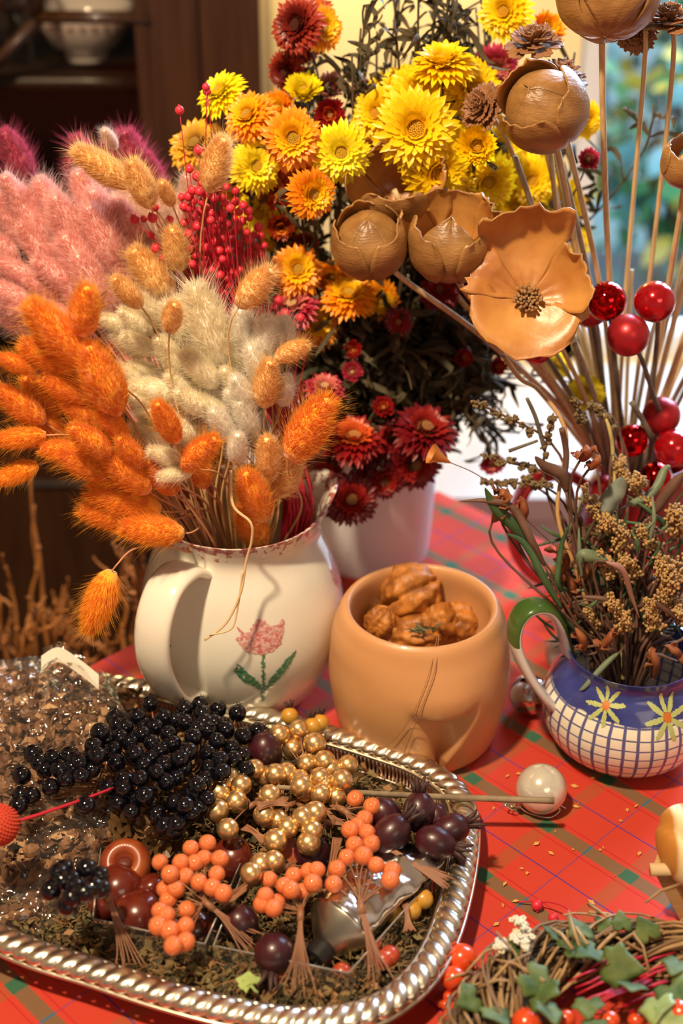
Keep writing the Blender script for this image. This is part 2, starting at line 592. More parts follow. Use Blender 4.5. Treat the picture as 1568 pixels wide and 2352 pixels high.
nt = cm.node_tree; N = nt.nodes; L = nt.links; pb = N['Principled BSDF']
tc = N.new('ShaderNodeTexCoord'); sp = N.new('ShaderNodeSeparateXYZ'); L.new(tc.outputs['Object'], sp.inputs[0])
A_loc = UM.inverted() @ A_
def M2(op, a, bb=None, c=None, clamp=False):
    n_ = N.new('ShaderNodeMath'); n_.operation = op; n_.use_clamp = clamp
    for i, v in enumerate((a, bb, c)):
        if v is None: continue
        if isinstance(v, (int, float)): n_.inputs[i].default_value = v
        else: L.new(v, n_.inputs[i])
    return n_.outputs[0]
def cell(axis, off):
    x = M2('SUBTRACT', sp.outputs[axis], off); x = M2('DIVIDE', x, PER)
    x = M2('ADD', x, 100.5); x = M2('FRACT', x); return M2('ABSOLUTE', M2('SUBTRACT', x, .5)), M2('SUBTRACT', x, .5)
def band(d, c0, w, soft=.006):
    e = M2('ABSOLUTE', M2('SUBTRACT', d, c0)); e = M2('SUBTRACT', w / 2, e); return M2('DIVIDE', e, soft, clamp=True)
du, _ = cell('Y', A_loc.y)      # bands running along u
dv, _ = cell('X', A_loc.x)
def mixc(fac, c1, c2):
    n_ = N.new('ShaderNodeMix'); n_.data_type = 'RGBA'
    L.new(fac, n_.inputs['Factor'])
    if isinstance(c1, tuple): n_.inputs['A'].default_value = (*c1, 1)
    else: L.new(c1, n_.inputs['A'])
    if isinstance(c2, tuple): n_.inputs['B'].default_value = (*c2, 1)
    else: L.new(c2, n_.inputs['B'])
    return n_.outputs['Result']
red = (0.50, 0.046, 0.026)
c = mixc(M2('MULTIPLY', band(dv, 0, .16), .75), red, (0.34, 0.080, 0.03))
c = mixc(M2('MULTIPLY', band(dv, .5, .02), .7), c, (0.11, 0.05, 0.20))
c = mixc(M2('MULTIPLY', band(du, .135, .02), .8), c, (0.42, 0.012, 0.02))
c = mixc(band(du, 0, .16), c, (0.19, 0.10, 0.05))
c = mixc(band(du, .5, .020), c, (0.07, 0.035, 0.22))
c = mixc(M2('MULTIPLY', band(du, 0, .16), band(dv, 0, .16)), c, (0.04, 0.12, 0.07))
c = mixc(M2('MULTIPLY', band(du, 0, .16), band(dv, .5, .03)), c, (0.04, 0.13, 0.22))
wv = N.new('ShaderNodeTexNoise'); wv.inputs['Scale'].default_value = 900; L.new(tc.outputs['Object'], wv.inputs['Vector'])
bp = N.new('ShaderNodeBump'); bp.inputs['Strength'].default_value = .15; bp.inputs['Distance'].default_value = .0005
L.new(wv.outputs['Fac'], bp.inputs['Height']); L.new(bp.outputs[0], pb.inputs['Normal'])
L.new(c, pb.inputs['Base Color']); pb.inputs['Roughness'].default_value = .85; pb.inputs['Specular IOR Level'].default_value = .2
cl = bpy.data.objects.new('tablecloth', b.mesh('tablecloth', cm)); COL.objects.link(cl)
cl.matrix_world = UM
tag(cl, 'red tartan tablecloth with green and blue checks spread over the table', 'tablecloth')

# crumbs scattered on the cloth
b = MB(); random.seed(21)
for (px, py) in [(1133, 1856), (1327, 1846), (1425, 1885), (1232, 1937), (1265, 1959), (1316, 1951), (1378, 1952), (1198, 1995), (1210, 2005), (1412, 2011), (1358, 2072), (1440, 1860), (1165, 1782), (1275, 1910)] + [(U(1080, 1560), U(1760, 2150)) for _ in range(16)]:
    p = P(px, py, .0012); a = U(0, PI); d = Vector((math.cos(a), math.sin(a), 0)); e = Vector((-d.y, d.x, 0)); s1 = U(.001, .0032); s2 = s1 * U(.3, .7)
    b.add([p - d * s1, p - e * s2 + Vector((0, 0, .0006)), p + d * s1, p + e * s2, p + Vector((0, 0, .0012))], [[0, 1, 4], [1, 2, 4], [2, 3, 4], [3, 0, 4], [3, 2, 1, 0]])
o = b.build('crumbs', mat('straw_bits', (0.65, 0.33, 0.09), .7), smooth=False)
tag(o, 'tiny straw coloured petal crumbs scattered over the tartan cloth', 'crumbs', kind='stuff')

# =================================================================== VESSELS
def smoothprof(pts, n=5):
    v = catmull([Vector((a, z, 0)) for a, z in pts], n)
    return [(max(p.x, .0004), p.y) for p in v]


def prof_r(prof, z):
    for (r0, z0), (r1, z1) in zip(prof, prof[1:]):
        if z0 <= z <= z1 and z1 > z0: return r0 + (r1 - r0) * (z - z0) / (z1 - z0)
    return prof[-1][0]


def patch(c, rfun, cells, size, off=.0004):
    """small tiles laid on a vessel: cells = list of (theta, z)"""
    b = MB()
    for th, z in cells:
        r = rfun(th, z) ; dth = size / r / 2; dz = size / 2
        vs = []
        for (a, q) in ((-1, -1), (1, -1), (1, 1), (-1, 1)):
            rr = rfun(th + a * dth, z + q * dz) + off
            vs.append(c + Vector((rr * math.cos(th + a * dth), rr * math.sin(th + a * dth), z + q * dz)))
        b.add(vs, [[0, 1, 2, 3]])
    return b


def inpoly(x, y, poly):
    r = False; n = len(poly); j = n - 1
    for i in range(n):
        xi, yi = poly[i]; xj, yj = poly[j]
        if (yi > y) != (yj > y) and x < (xj - xi) * (y - yi) / (yj - yi) + xi: r = not r
        j = i
    return r


# ---- white tulip jug
JY = 0.93
JC = PY(550, 1210, JY); JC.z = 0
JH = .170
jprof_o = smoothprof([(.040, .0), (.052, .004), (.068, .028), (.0785, .060), (.0790, .088), (.071, .120), (.0600, .146), (.0615, .160), (.0655, JH)], 6)
jprof_i = smoothprof([(.0615, JH - .002), (.058, .158), (.056, .146), (.066, .118), (.074, .086), (.074, .060), (.064, .028), (.045, .008), (.0005, .006)], 5)
SPA = math.radians(22)
def jfn(th, r, z):
    k = max(0, z - .128) / (JH - .128)
    d = (th - SPA + PI) % (2 * PI) - PI
    g = math.exp(-(d / .42) ** 2) * k * k
    return r + .013 * g, z + .010 * g
jug = thing('tulip_jug', JC, 'round white ceramic jug with sponged pink tulips, full of bunny tails', 'jug')
m_jug = bpy.data.materials.new('white_glaze'); m_jug.use_nodes = True
nt = m_jug.node_tree; N = nt.nodes; L = nt.links; pb = N['Principled BSDF']
uvn = N.new('ShaderNodeUVMap'); sp = N.new('ShaderNodeSeparateXYZ'); L.new(uvn.outputs[0], sp.inputs[0])
tc = N.new('ShaderNodeTexCoord'); nz = N.new('ShaderNodeTexNoise'); nz.inputs['Scale'].default_value = 190; nz.inputs['Detail'].default_value = 2
L.new(tc.outputs['Object'], nz.inputs[0])
thr = M2('MULTIPLY_ADD', M2('SUBTRACT', sp.outputs[1], JH - .022), 14.0, .0)
mk = M2('MULTIPLY', M2('GREATER_THAN', sp.outputs[1], JH - .021), M2('MULTIPLY', M2('SUBTRACT', M2('ADD', nz.outputs[0], thr), .73), 14, clamp=True))
c = mixc(mk, (0.80, 0.76, 0.66), (0.42, 0.10, 0.10))
L.new(c, pb.inputs['Base Color']); pb.inputs['Roughness'].default_value = .22; pb.inputs['Coat Weight'].default_value = .6; pb.inputs['Coat Roughness'].default_value = .05
b = MB(); b.lathe(jprof_o + jprof_i, 96, JC, jfn, uv=True); b.build('jug_body', m_jug, jug)
HD = Vector((-.50, -.87, 0)).normalized()
hp = [JC + HD * r + Vector((0, 0, z)) for r, z in ((.058, .142), (.074, .152), (.096, .149), (.112, .128), (.1155, .100), (.106, .070), (.092, .050), (.072, .044))]
hp = catmull(hp, 6)
b = MB(); b.strap(hp, Vector((-HD.y, HD.x, 0)), .030, .010, seg=16); b.build('handle', mat('white_glaze_plain', (0.80, 0.76, 0.66), .22, coat=.6), jug)
m_pink = mat('sponged_pink', (0.55, 0.13, 0.14), .4, col2=(0.76, 0.48, 0.44), nscale=420, detail=1, coat=.4)
m_green = mat('sponged_green', (0.03, 0.15, 0.06), .4, col2=(0.10, 0.27, 0.14), nscale=420, detail=1, coat=.4)
jr = lambda th, z: jfn(th, prof_r(jprof_o, min(max(z, .001), JH - .001)), z)[0]
def tulip(th0, zc, s=1.0):
    head = [(-.019, .013), (-.016, .010), (-.0125, .006), (-.008, .010), (-.004, .0145), (0, .017), (.004, .014), (.008, .009), (.013, .009), (.020, .014), (.018, .004), (.014, -.006), (.008, -.010), (0, -.0115), (-.010, -.009), (-.016, -.003), (-.019, .003), (-.015, .006)]
    g = .0011; hc = []; gc = []
    for i in range(-25, 26):
        for j in range(-62, 24):
            x = i * g; y = j * g
            xs, ys = x / s, y / s
            jx = xs + .0008 * noise.noise(Vector((xs * 900, ys * 900, 3)))
            th = th0 + x / .078; z = zc + y
            if z < .004: continue
            if inpoly(jx, ys, head) and R() > .10: hc.append((th, z))
            st = abs(jx) < .0011 and -.060 < ys < -.0115
            lf1 = [(0, -.048), (-.006, -.041), (-.015, -.034), (-.021, -.024), (-.018, -.017), (-.012, -.025), (-.007, -.031), (-.002, -.038)]
            lf2 = [(0, -.048), (.008, -.042), (.017, -.031), (.027, -.014), (.017, -.020), (.010, -.028), (.005, -.035)]
            if (st or inpoly(jx, ys, lf1) or inpoly(jx, ys, lf2)) and R() > .12: gc.append((th, z))
    patch(JC, jr, hc, g).build('painted_tulip', m_pink, jug)
    patch(JC, jr, gc, g).build('painted_leaves', m_green, jug)
TA = math.atan2(-.95, .24)
tulip(TA, .098, 1.0)
tulip(TA - 1.25, .100, 1.0)
tulip(TA + 1.30, .112, 1.0)
tulip(TA + 3.0, .07, 1.0)

# ---- tan torso planter
PC = P(957, 1672, 0); PH = .116
pprof = smoothprof([(.050, 0), (.0585, .002), (.0625, .012), (.0675, .035), (.0700, .060), (.0675, .088), (.0620, .106), (.0590, .113), (.0560, PH)], 12)
pprof += smoothprof([(.0532, PH - .0008), (.0515, .109), (.0530, .085), (.048, .05), (.040, .02), (.0004, .015)], 5)
FA = math.atan2(-1, .22)
def pfn(th, r, z):
    if r < .0495 and z < .02: return r, z
    d = (th - FA + PI) % (2 * PI) - PI
    x = d * .066
    # wedge between the thighs below the belly fold
    out = 0
    if r > .0535 or z < .012:
        ztop = .063 + .010 * (x / .024) ** 2
        hw = min(.0255, .027 * max(0.0, (z - .010) / .052))
        q = min(1.0, abs(x) / max(hw, .004)); e = (1 - q * q) ** 1.5
        tt = max(0.0, min(1.0, (ztop - z) / .008)); tt = tt * tt * (3 - 2 * tt)
        out -= .0125 * e * tt
        fw = math.exp(-(x / .021) ** 4)
        up = max(0.0, min(1.0, (z - ztop + .006) / .008))
        out += .0038 * math.exp(-(x / .024) ** 2 - ((z - .075) / .015) ** 2) * (up * fw + (1 - fw))
    if r > .049 and z < .10:      # back cleft and gentle fullness of the hips
        out += .0018 * math.cos(2 * d) * min(1, z / .03) * (1 if z < .08 else (0.1 - z) / .02)
    return r + out, z
b = MB(); b.lathe(pprof, 200, PC, pfn)
planter = tag(b.build('torso_planter', mat('peach_terracotta', (0.62, 0.31, 0.13), .42, col2=(0.58, 0.28, 0.115), nscale=18, sss=.0, coat=.12), origin=PC),
              'peach terracotta planter shaped like a hip torso, holding walnuts', 'planter')
def walnut(px, py, z, r, rot):
    c = P(px, py, z)
    t = MB(); seg, rings = 64, 40
    q = Quaternion(Vector(rot).normalized(), rot[0] * 3 + 1)
    def f(v):
        n_ = v.normalized()
        ridge = 1 + .075 * math.sin(math.atan2(n_.y, n_.x) * 7 + 2 * noise.noise(n_ * 2 + c * 40)) * (1 - n_.z ** 4) - .14 * math.exp(-(n_.x / .07) ** 2) + .09 * noise.noise(n_ * 4 + c * 50) + .05 * abs(noise.noise(n_ * 9 + c * 30))
        return v * ridge
    t.sphere((0, 0, 0), r, seg, rings)
    t.v = [c + q @ f(Vector((v.x, v.y, v.z * 1.1))) for v in t.v]
    o = t.build('walnut', mat('walnut_shell', (0.56, 0.21, 0.035), .5, col2=(0.24, 0.075, 0.012), nscale=90, bump=.4, bscale=300))
    reg(o, 'orange brown wrinkled walnut inside the peach planter', 'the walnuts', px, py)
    tag(o, None, 'walnut', 'walnuts in the planter')
    return c
for a in [(942, 1362, .096, .0220, (.6, .3, 1)), (952, 1462, .074, .019, (.2, .8, .1)), (1008, 1428, .080, .0150, (.9, .1, .4)), (1066, 1428, .076, .0155, (.4, .9, .4)), (873, 1428, .088, .0115, (.1, .4, .9)),
          (905, 1452, .076, .012, (.6, .7, .1)), (1030, 1395, .062, .014, (.5, .2, .7))]:
    walnut(*a)
random.seed(4)
b = MB()
cc = P(972, 1448, .0905)
for k in range(26):
    a = U(0, 2 * PI); d = Vector((math.cos(a), math.sin(a) * .5, U(-.1, .4))) * .010
    pp = [cc + Vector((U(-.007, .007), U(-.003, .003), 0)), ]; pp.append(pp[0] + d * .5 + Vector((0, 0, .002))); pp.append(pp[0] + d)
    b.ribbon(pp, lambda t: .0010 * (1 - t * .7))
tag(b.build('moss_sprig', mat('grey_moss', (0.14, 0.14, 0.06), .8)), 'tiny grey green sprig lying on the walnuts', 'moss')
# long thin dry grass threads hanging down the planter
b = MB()
def on_planter(px, py, z, lift=.0018):
    a = P(px, py, z); d = Vector((a.x - PC.x, a.y - PC.y, 0)); th = math.atan2(d.y, d.x); r, _ = pfn(th, prof_r(pprof[:97], z), z)
    return PC + Vector((math.cos(th), math.sin(th), 0)) * (r + lift) + Vector((0, 0, z))
cA = P(1003, 1462, PH + .003)
b.tube(catmull([cA + Vector((0, .02, -.018)), cA, on_planter(985, 1520, .104), on_planter(955, 1600, .075), on_planter(915, 1680, .045), on_planter(890, 1700, .03)], 6), .00022, seg=5)
b.tube(catmull([cA + Vector((0.002, .02, -.018)), cA + Vector((.001, 0, 0)), on_planter(995, 1520, .104), on_planter(965, 1600, .075), on_planter(945, 1660, .045), on_planter(925, 1740, .02)], 6), .0003, seg=5)
tag(b.build('grass_thread', mat('thread_brown', (0.30, 0.15, 0.05), .7)), 'pair of thin dry threads hanging over the front of the planter', 'thread')

# ---- white vase behind
VC = P(850, 1262, 0); VC = Vector((VC.x, VC.y, 0))
vprof = smoothprof([(.050, 0), (.054, .003), (.0575, .05), (.0605, .11), (.063, .160)], 5) + [(.0605, .161), (.058, .11), (.054, .05), (.048, .008), (.0005, .006)]
b = MB(); b.lathe(vprof, 72, VC)
tag(b.build('white_vase', mat('white_ceramic', (0.72, 0.70, 0.74), .35, coat=.2), origin=VC), 'plain white tapered vase behind the tulip jug, holding strawflowers', 'vase')

# ---- blue checked jug
BC = P(1425, 1712, 0); BH = .092; BK = 1.10
bprof_o = smoothprof([(.030, 0), (.040, .003), (.055, .016), (.0625, .035), (.0615, .053), (.053, .069), (.046, .078), (.0455, .085), (.0485, BH)], 6)
bprof_i = smoothprof([(.0465, BH - .001), (.043, .084), (.0435, .077), (.051, .067), (.059, .051), (.059, .035), (.051, .016), (.030, .005), (.0005, .004)], 5)
bj = thing('checked_jug', BC, 'small round jug with blue check pattern and green topped handle', 'jug')
m_bj = bpy.data.materials.new('blue_check_glaze'); m_bj.use_nodes = True
nt = m_bj.node_tree; N = nt.nodes; L = nt.links; pb = N['Principled BSDF']
uvn = N.new('ShaderNodeUVMap'); sp = N.new('ShaderNodeSeparateXYZ'); L.new(uvn.outputs[0], sp.inputs[0])
tc = N.new('ShaderNodeTexCoord'); nz = N.new('ShaderNodeTexNoise'); nz.inputs['Scale'].default_value = 30; L.new(tc.outputs['Object'], nz.inputs[0])
wob = M2('MULTIPLY', M2('SUBTRACT', nz.outputs[0], .5), .35)
fu = M2('ABSOLUTE', M2('SUBTRACT', M2('FRACT', M2('ADD', M2('MULTIPLY', sp.outputs[0], 37), wob)), .5))
fv = M2('ABSOLUTE', M2('SUBTRACT', M2('FRACT', M2('ADD', M2('MULTIPLY', sp.outputs[1], 122), M2('MULTIPLY', wob, .8))), .5))
lu = M2('MULTIPLY', M2('SUBTRACT', .145, fu), 18, clamp=True)
lv = M2('MULTIPLY', M2('SUBTRACT', .10, fv), 18, clamp=True)
c = mixc(M2('MULTIPLY', M2('MAXIMUM', lv, lu), .92), (0.80, 0.74, 0.62), (0.04, 0.05, 0.24))
nz2 = N.new('ShaderNodeTexNoise'); nz2.inputs['Scale'].default_value = 90; L.new(tc.outputs['Object'], nz2.inputs[0])
bandc = mixc(nz2.outputs[0], (0.012, 0.016, 0.13), (0.055, 0.07, 0.30))
edge = M2('MULTIPLY', M2('SUBTRACT', M2('ADD', sp.outputs[1], M2('MULTIPLY', M2('SUBTRACT', nz.outputs[0], .5), .012)), .0620), 900, clamp=True)
c = mixc(edge, c, bandc)
L.new(c, pb.inputs['Base Color']); pb.inputs['Roughness'].default_value = .25; pb.inputs['Coat Weight'].default_value = .5; pb.inputs['Coat Roughness'].default_value = .05
b = MB(); b.lathe(bprof_o + bprof_i, 96, BC, uv=True); b.build('jug_body', m_bj, bj)
bh = [PY(1300, 1490, BC.y + .01), PY(1283, 1432, BC.y), PY(1255, 1395, BC.y - .005), PY(1215, 1395, BC.y - .01), PY(1187, 1425, BC.y - .012), PY(1182, 1475, BC.y - .014), PY(1205, 1535, BC.y - .016), PY(1243, 1592, BC.y - .016), PY(1275, 1625, BC.y - .01)]
bh = catmull(bh, 6)
b = MB(); b.strap(bh, Vector((.25, -1, .1)), .022, .0075, seg=16, miof=lambda t, k: 1 if (t < .60 and k < .5) else 0)
b.build('handle', [mat('pale_glaze', (0.66, 0.62, 0.60), .3, coat=.4), mat('green_glaze', (0.050, 0.11, 0.02), .3, coat=.4)], bj)
brf = lambda th, z: prof_r(bprof_o, min(max(z, .001), BH - .001))
def daisy(px, py, z, s):
    a = P(px, py, z); th0 = math.atan2(a.y - BC.y + .02 * 0, a.x - BC.x)
    # solve theta for the pixel column
    th0 = -PI / 2 + math.asin(max(-1, min(1, (px - 1425) * m_per_px(BC) / brf(0, z))))
    pet = []; cen = []
    g = .0006
    for i in range(-32, 33):
        for j in range(-32, 33):
            x = i * g; y = j * g; r = math.hypot(x, y) / s; a2 = math.atan2(y, x)
            q = (a2 / (2 * PI) * 8 + .3) % 1.0
            ww = abs(q - .5) * 2 * PI / 8 * r
            if r < .0030: cen.append((th0 + x / brf(0, z), z + y))
            elif r < .0145 + .002 * noise.noise(Vector((round(a2 * 8 / 6.28), 0, s * 9))) and ww < .0013 * math.sin(PI * min(1, (r - .001) / .0145)) ** .6 + .0003: pet.append((th0 + x / brf(0, z), z + y))
    f = patch(BC, brf, pet, g, .0005).build('painted_daisy', mat('daisy_green', (0.45, 0.50, 0.18), .4, coat=.4), bj)
    k = patch(BC, brf, cen, g, .0006).build('daisy_centre', mat('daisy_orange', (0.55, 0.16, 0.02), .4, coat=.4), bj)
    k.parent = f
daisy(1350, 1560, .0725, .95)
daisy(1478, 1585, .0675, 1.15)
daisy(1590, 1560, .0725, 1)

# ---- dark red jug behind, holding the reeds
RC = P(1440, 1345, 0)
m_red = mat('red_enamel', (0.30, 0.010, 0.014), .2, coat=.6)
rj = thing('red_jug', RC, 'dark red glazed jug behind the checked jug, holding tall reeds', 'jug')
b = MB(); b.lathe(smoothprof([(.040, 0), (.050, .004), (.056, .04), (.052, .08), (.040, .115), (.044, .135)], 5) + smoothprof([(.041, .134), (.037, .115), (.048, .08), (.051, .04), (.04, .01), (.0005, .006)], 4), 56, RC); b.build('jug_body', m_red, rj)
hp = [PY(1340, 1110, RC.y), PY(1290, 1085, RC.y - .01), PY(1215, 1110, RC.y - .01), PY(1180, 1190, RC.y - .01), PY(1185, 1270, RC.y - .01), PY(1235, 1325, RC.y - .01), PY(1330, 1330, RC.y)]
b = MB(); b.strap(catmull(hp, 6), Vector((.2, -1, 0)), .018, .010, seg=14); b.build('handle', m_red, rj)

# =================================================================== BUNNY TAILS
random.seed(31)
def tail_mesh(name, m, hairs=3800, fat=.20, longh=.22):
    b = MB()
    def rad(t): return fat * max(0.0, math.sin(PI * min(1, (t * .93 + .045)) ** .85)) ** .62
    n = 14; seg = 12; vs = []; fs = []
    for i in range(n + 1):
        t = i / n
        for k in range(seg):
            a = 2 * PI * k / seg; r = rad(t) * (1 + .22 * noise.noise(Vector((math.cos(a) * 2.4, math.sin(a) * 2.4, t * 8 + len(name)))))
            vs.append(Vector((r * math.cos(a), r * math.sin(a), t)))
    for i in range(n):
        for k in range(seg): fs.append([i * seg + k, i * seg + (k + 1) % seg, (i + 1) * seg + (k + 1) % seg, (i + 1) * seg + k])
    fs.append(list(range(seg))[::-1]); fs.append(list(range(n * seg, n * seg + seg)))
    b.add(vs, fs)
    for i in range(hairs):
        t = U(.0, .99); a = U(0, 2 * PI); r = rad(t) * .96
        o = Vector((math.cos(a), math.sin(a), 0)); p = o * r + Vector((0, 0, t))
        lg = i < hairs * .11
        d = (o * (U(.5, 1.0) if lg else U(.2, .55)) + Vector((U(-.2, .2), U(-.2, .2), U(.6, 1.1)))).normalized()
        Lh = U(.22, .40) if lg else U(.07, .16)
        w = .0022 if lg else .0055
        s = d.cross(Vector((U(-1, 1), U(-1, 1), U(-1, 1)))).normalized() * w
        m1 = p + d * Lh * .55; tip = p + d * Lh + o * .08 * Lh
        b.add([p - s, p + s, m1 + s * .6, m1 - s * .6, tip], [[0, 1, 2, 3], [3, 2, 4]], 1)
    return b.mesh(name, m)


def fur(name, c1, c2): return [mat(name + '_core', c1, .9, col2=c2, nscale=60, sheen=.6, spec=.1), mat(name, c1, .85, col2=c2, nscale=60, sheen=.5, translucent=.5, spec=.2)]
m_tail = {
    'cream': fur('cream_fluff', (0.98, 0.90, 0.70), (0.985, 0.94, 0.82)),
    'white': fur('white_fluff', (0.97, 0.93, 0.84), (0.98, 0.95, 0.9)),
    'orange': fur('orange_fluff', (0.95, 0.38, 0.02), (0.97, 0.50, 0.05)),
    'tan': fur('golden_fluff', (0.94, 0.62, 0.22), (0.95, 0.72, 0.36)),
    'pink': fur('pink_fluff', (0.96, 0.56, 0.52), (0.97, 0.70, 0.66)),
    'magenta': fur('magenta_fluff', (0.55, 0.06, 0.14), (0.66, 0.12, 0.22)),
    'blush': fur('blush_fluff', (0.92, 0.72, 0.62), (0.94, 0.80, 0.72)),
}
TM = {k: [tail_mesh(k + '_tail_%d' % i, m_tail[k], fat=[.185, .215, .20][i]) for i in range(3)] for k in m_tail}
m_stem_b = mat('straw_stem', (0.62, 0.38, 0.17), .6)
m_stem_o = mat('rose_stem', (0.55, 0.27, 0.14), .6)
m_stem_p = mat('pink_stem', (0.62, 0.20, 0.15), .6)
MOUTH = Vector((JC.x, JC.y, JH))
PHR = {'cream': ('cream fluffy bunny tail grass in the tulip jug', 'the cream ones', 'cream bunny tails in the middle of the tulip jug'),
       'white': ('whitish fluffy bunny tail grass in the tulip jug', 'the whitish ones', 'whitish bunny tails in the tulip jug'),
       'orange': ('bright orange bunny tail grass in the tulip jug', 'the orange ones', 'orange bunny tails in the tulip jug'),
       'tan': ('golden tan bunny tail grass in the tulip jug', 'the golden tan ones', 'golden tan bunny tails in the tulip jug'),
       'pink': ('soft pink bunny tail grass in the tulip jug', 'the soft pink ones', 'soft pink bunny tails at the left'),
       'magenta': ('dark magenta bunny tail grass behind the pink ones', 'the magenta ones', 'magenta bunny tails at the back'),
       'blush': ('pale blush bunny tail grass in the tulip jug', 'the blush ones', 'pale blush bunny tails at the back')}
def tail(kind, bx, by, tx, ty, Y, dY=-.012, mo=None, special=None):
    p = PY(bx, by, Y); q = PY(tx, ty, Y + dY)
    d = (q - p); Lh = d.length; d.normalize()
    # head
    ang = U(0, 2 * PI)
    if mo is None:
        off = Vector((p.x - MOUTH.x, p.y - MOUTH.y, 0)); k = off.length
        off = off.normalized() * min(.050, .012 + k * .28) + Vector((U(-.008, .008), U(-.008, .008), 0))
    else: off = Vector((mo[0], mo[1], 0))
    mp = MOUTH + off
    root = Vector((JC.x - off.x * .45 + U(-.01, .01), JC.y - off.y * .45, .02))
    ph, pl, gr = PHR[kind]
    t = thing('bunny_tail', root, special or ph, 'dried grass', None if special else gr)
    if not special: reg(t, ph, pl, (bx + tx) / 2, (by + ty) / 2)
    dd = (p - mp).length
    if special and 'hanging' in special:
        pts = catmull([mp, PY(440, 1268, .87), PY(370, 1250, .85), PY(305, 1262, .84), PY(270, 1295, Y), p], 5)
    else:
        pts = bez(mp, mp + (mp - root).normalized() * dd * .4, p - d * dd * .35, p, 12)
    b = MB(); b.tube([root] + pts, .0010 if kind in ('orange', 'tan') else .0008, .0006, seg=5)
    b.build('stem', {'orange': m_stem_o, 'pink': m_stem_p, 'magenta': m_stem_p}.get(kind, m_stem_b), t)
    o = put('seed_head', random.choice(TM[kind]), t, p - d * Lh * .02, d.to_track_quat('Z', 'Y') @ Quaternion((0, 0, 1), ang), Lh * 1.04)
    return t


cream = [(367, 745, 320, 680), (345, 765, 280, 715), (300, 760, 235, 730), (430, 790, 380, 700), (515, 835, 450, 665), (565, 850, 520, 760), (355, 810, 285, 770),
         (410, 835, 362, 778), (495, 885, 425, 812), (370, 860, 300, 838), (400, 905, 300, 885), (545, 925, 480, 893), (485, 950, 410, 900), (555, 900, 515, 850),
         (415, 975, 315, 940), (485, 995, 400, 1002), (385, 1015, 300, 985), (330, 815, 262, 765), (470, 800, 412, 690), (440, 870, 372, 800), (330, 880, 268, 842), (460, 930, 392, 862),
         (520, 960, 455, 915), (355, 930, 290, 905), (540, 800, 480, 735), (445, 1010, 372, 960), (500, 860, 462, 780)]
for i, a in enumerate(cream): tail('cream', *a, .905 + .055 * (1050 - a[1]) / 350 + U(-.012, .012))
white = [(585, 820, 550, 715), (602, 835, 612, 735), (630, 832, 638, 740), (585, 1000, 550, 925), (530, 1005, 490, 945), (545, 1062, 545, 1000), (610, 880, 575, 800), (580, 940, 540, 870),
         (648, 928, 660, 868), (660, 800, 655, 735), (565, 960, 525, 900)]
for a in white: tail('white', *a, .90 + .04 * (1050 - a[1]) / 350 + U(-.01, .01), mo=(U(.0, .03), U(-.03, .01)))
tail('cream', 415, 1062, 345, 1035, .865); tail('cream', 440, 1082, 366, 1095, .86)
orange = [(197, 835, 72, 703), (190, 765, 200, 663), (268, 945, 205, 802), (82, 850, -2, 822), (98, 968, -5, 895), (103, 1000, -8, 1012), (85, 1068, -8, 1105), (288, 1005, 235, 948),
          (203, 920, 102, 868), (250, 1042, 168, 983), (338, 1125, 248, 1048), (362, 1172, 208, 1128), (322, 1202, 188, 1170), (418, 1225, 283, 1212), (200, 1045, 95, 1030),
          (175, 850, 55, 790), (240, 1095, 140, 1045), (400, 1130, 342, 1060), (325, 1070, 275, 1008), (240, 980, 150, 925), (260, 880, 180, 850), (605, 1190, 565, 1090), (598, 1255, 560, 1165),
          (300, 1130, 215, 1070), (130, 950, 60, 870), (370, 1210, 300, 1160), (470, 1115, 440, 1040), (150, 1000, 62, 950), (270, 1160, 215, 1150)]
for i, a in enumerate(orange): tail('orange', *a, (.86 if i < 20 else .885) + U(-.012, .012))
tail('orange', 405, 1012, 362, 930, .85, mo=(-.02, -.05), special='small upright orange bunny tail in front of the cream ones')
tail('orange', 425, 1075, 490, 1008, .85, mo=(-.015, -.055), special='orange bunny tail leaning right in front of the cream ones')
tail('orange', 670, 1050, 750, 922, .88, mo=(.045, -.02), special='pointed orange bunny tail leaning right beside burgundy strawflowers')
tail('orange', 255, 1315, 205, 1445, .83, mo=(-.045, -.040), special='orange bunny tail hanging down on a curved stem left of jug')
tan = [(322, 702, 265, 642), (388, 685, 310, 578), (412, 618, 395, 530), (552, 700, 620, 622), (345, 472, 302, 374), (637, 822, 702, 793), (607, 930, 618, 835),
       (625, 1095, 612, 1010), (642, 1135, 676, 1045), (480, 435, 512, 322), (395, 470, 372, 420), (390, 760, 400, 700)]
for i, a in enumerate(tan): tail('tan', *a, (.97 if a[1] < 700 else .90) + U(-.01, .01), mo=(.02, -.02) if a[0] > 500 else None)
tail('tan', 297, 424, 178, 346, .98, special='pale golden bunny tail leaning far left above the pink ones')
pink = [(235, 700, 180, 590), (62, 565, -2, 455), (112, 565, 42, 462), (152, 525, 90, 418), (205, 605, 125, 480), (225, 665, 150, 545), (258, 565, 213, 442), (272, 610, 205, 480),
        (292, 625, 245, 490), (85, 645, -5, 600), (168, 662, 82, 598), (140, 722, -5, 690), (100, 762, -10, 712), (238, 745, 150, 640), (62, 490, 12, 408), (260, 655, 228, 550),
        (312, 570, 270, 465), (25, 655, -30, 612), (182, 560, 128, 455), (300, 690, 262, 600), (120, 610, 50, 520), (70, 700, -20, 655), (200, 700, 110, 655), (170, 740, 90, 700),
        (40, 600, -20, 540), (330, 640, 292, 545), (265, 720, 215, 640), (140, 680, 60, 640), (95, 530, 50, 440), (220, 500, 180, 400), (190, 640, 130, 560)]
for a in pink: tail('pink', *a, .985 + .05 * (760 - a[1]) / 350 + U(-.012, .012))
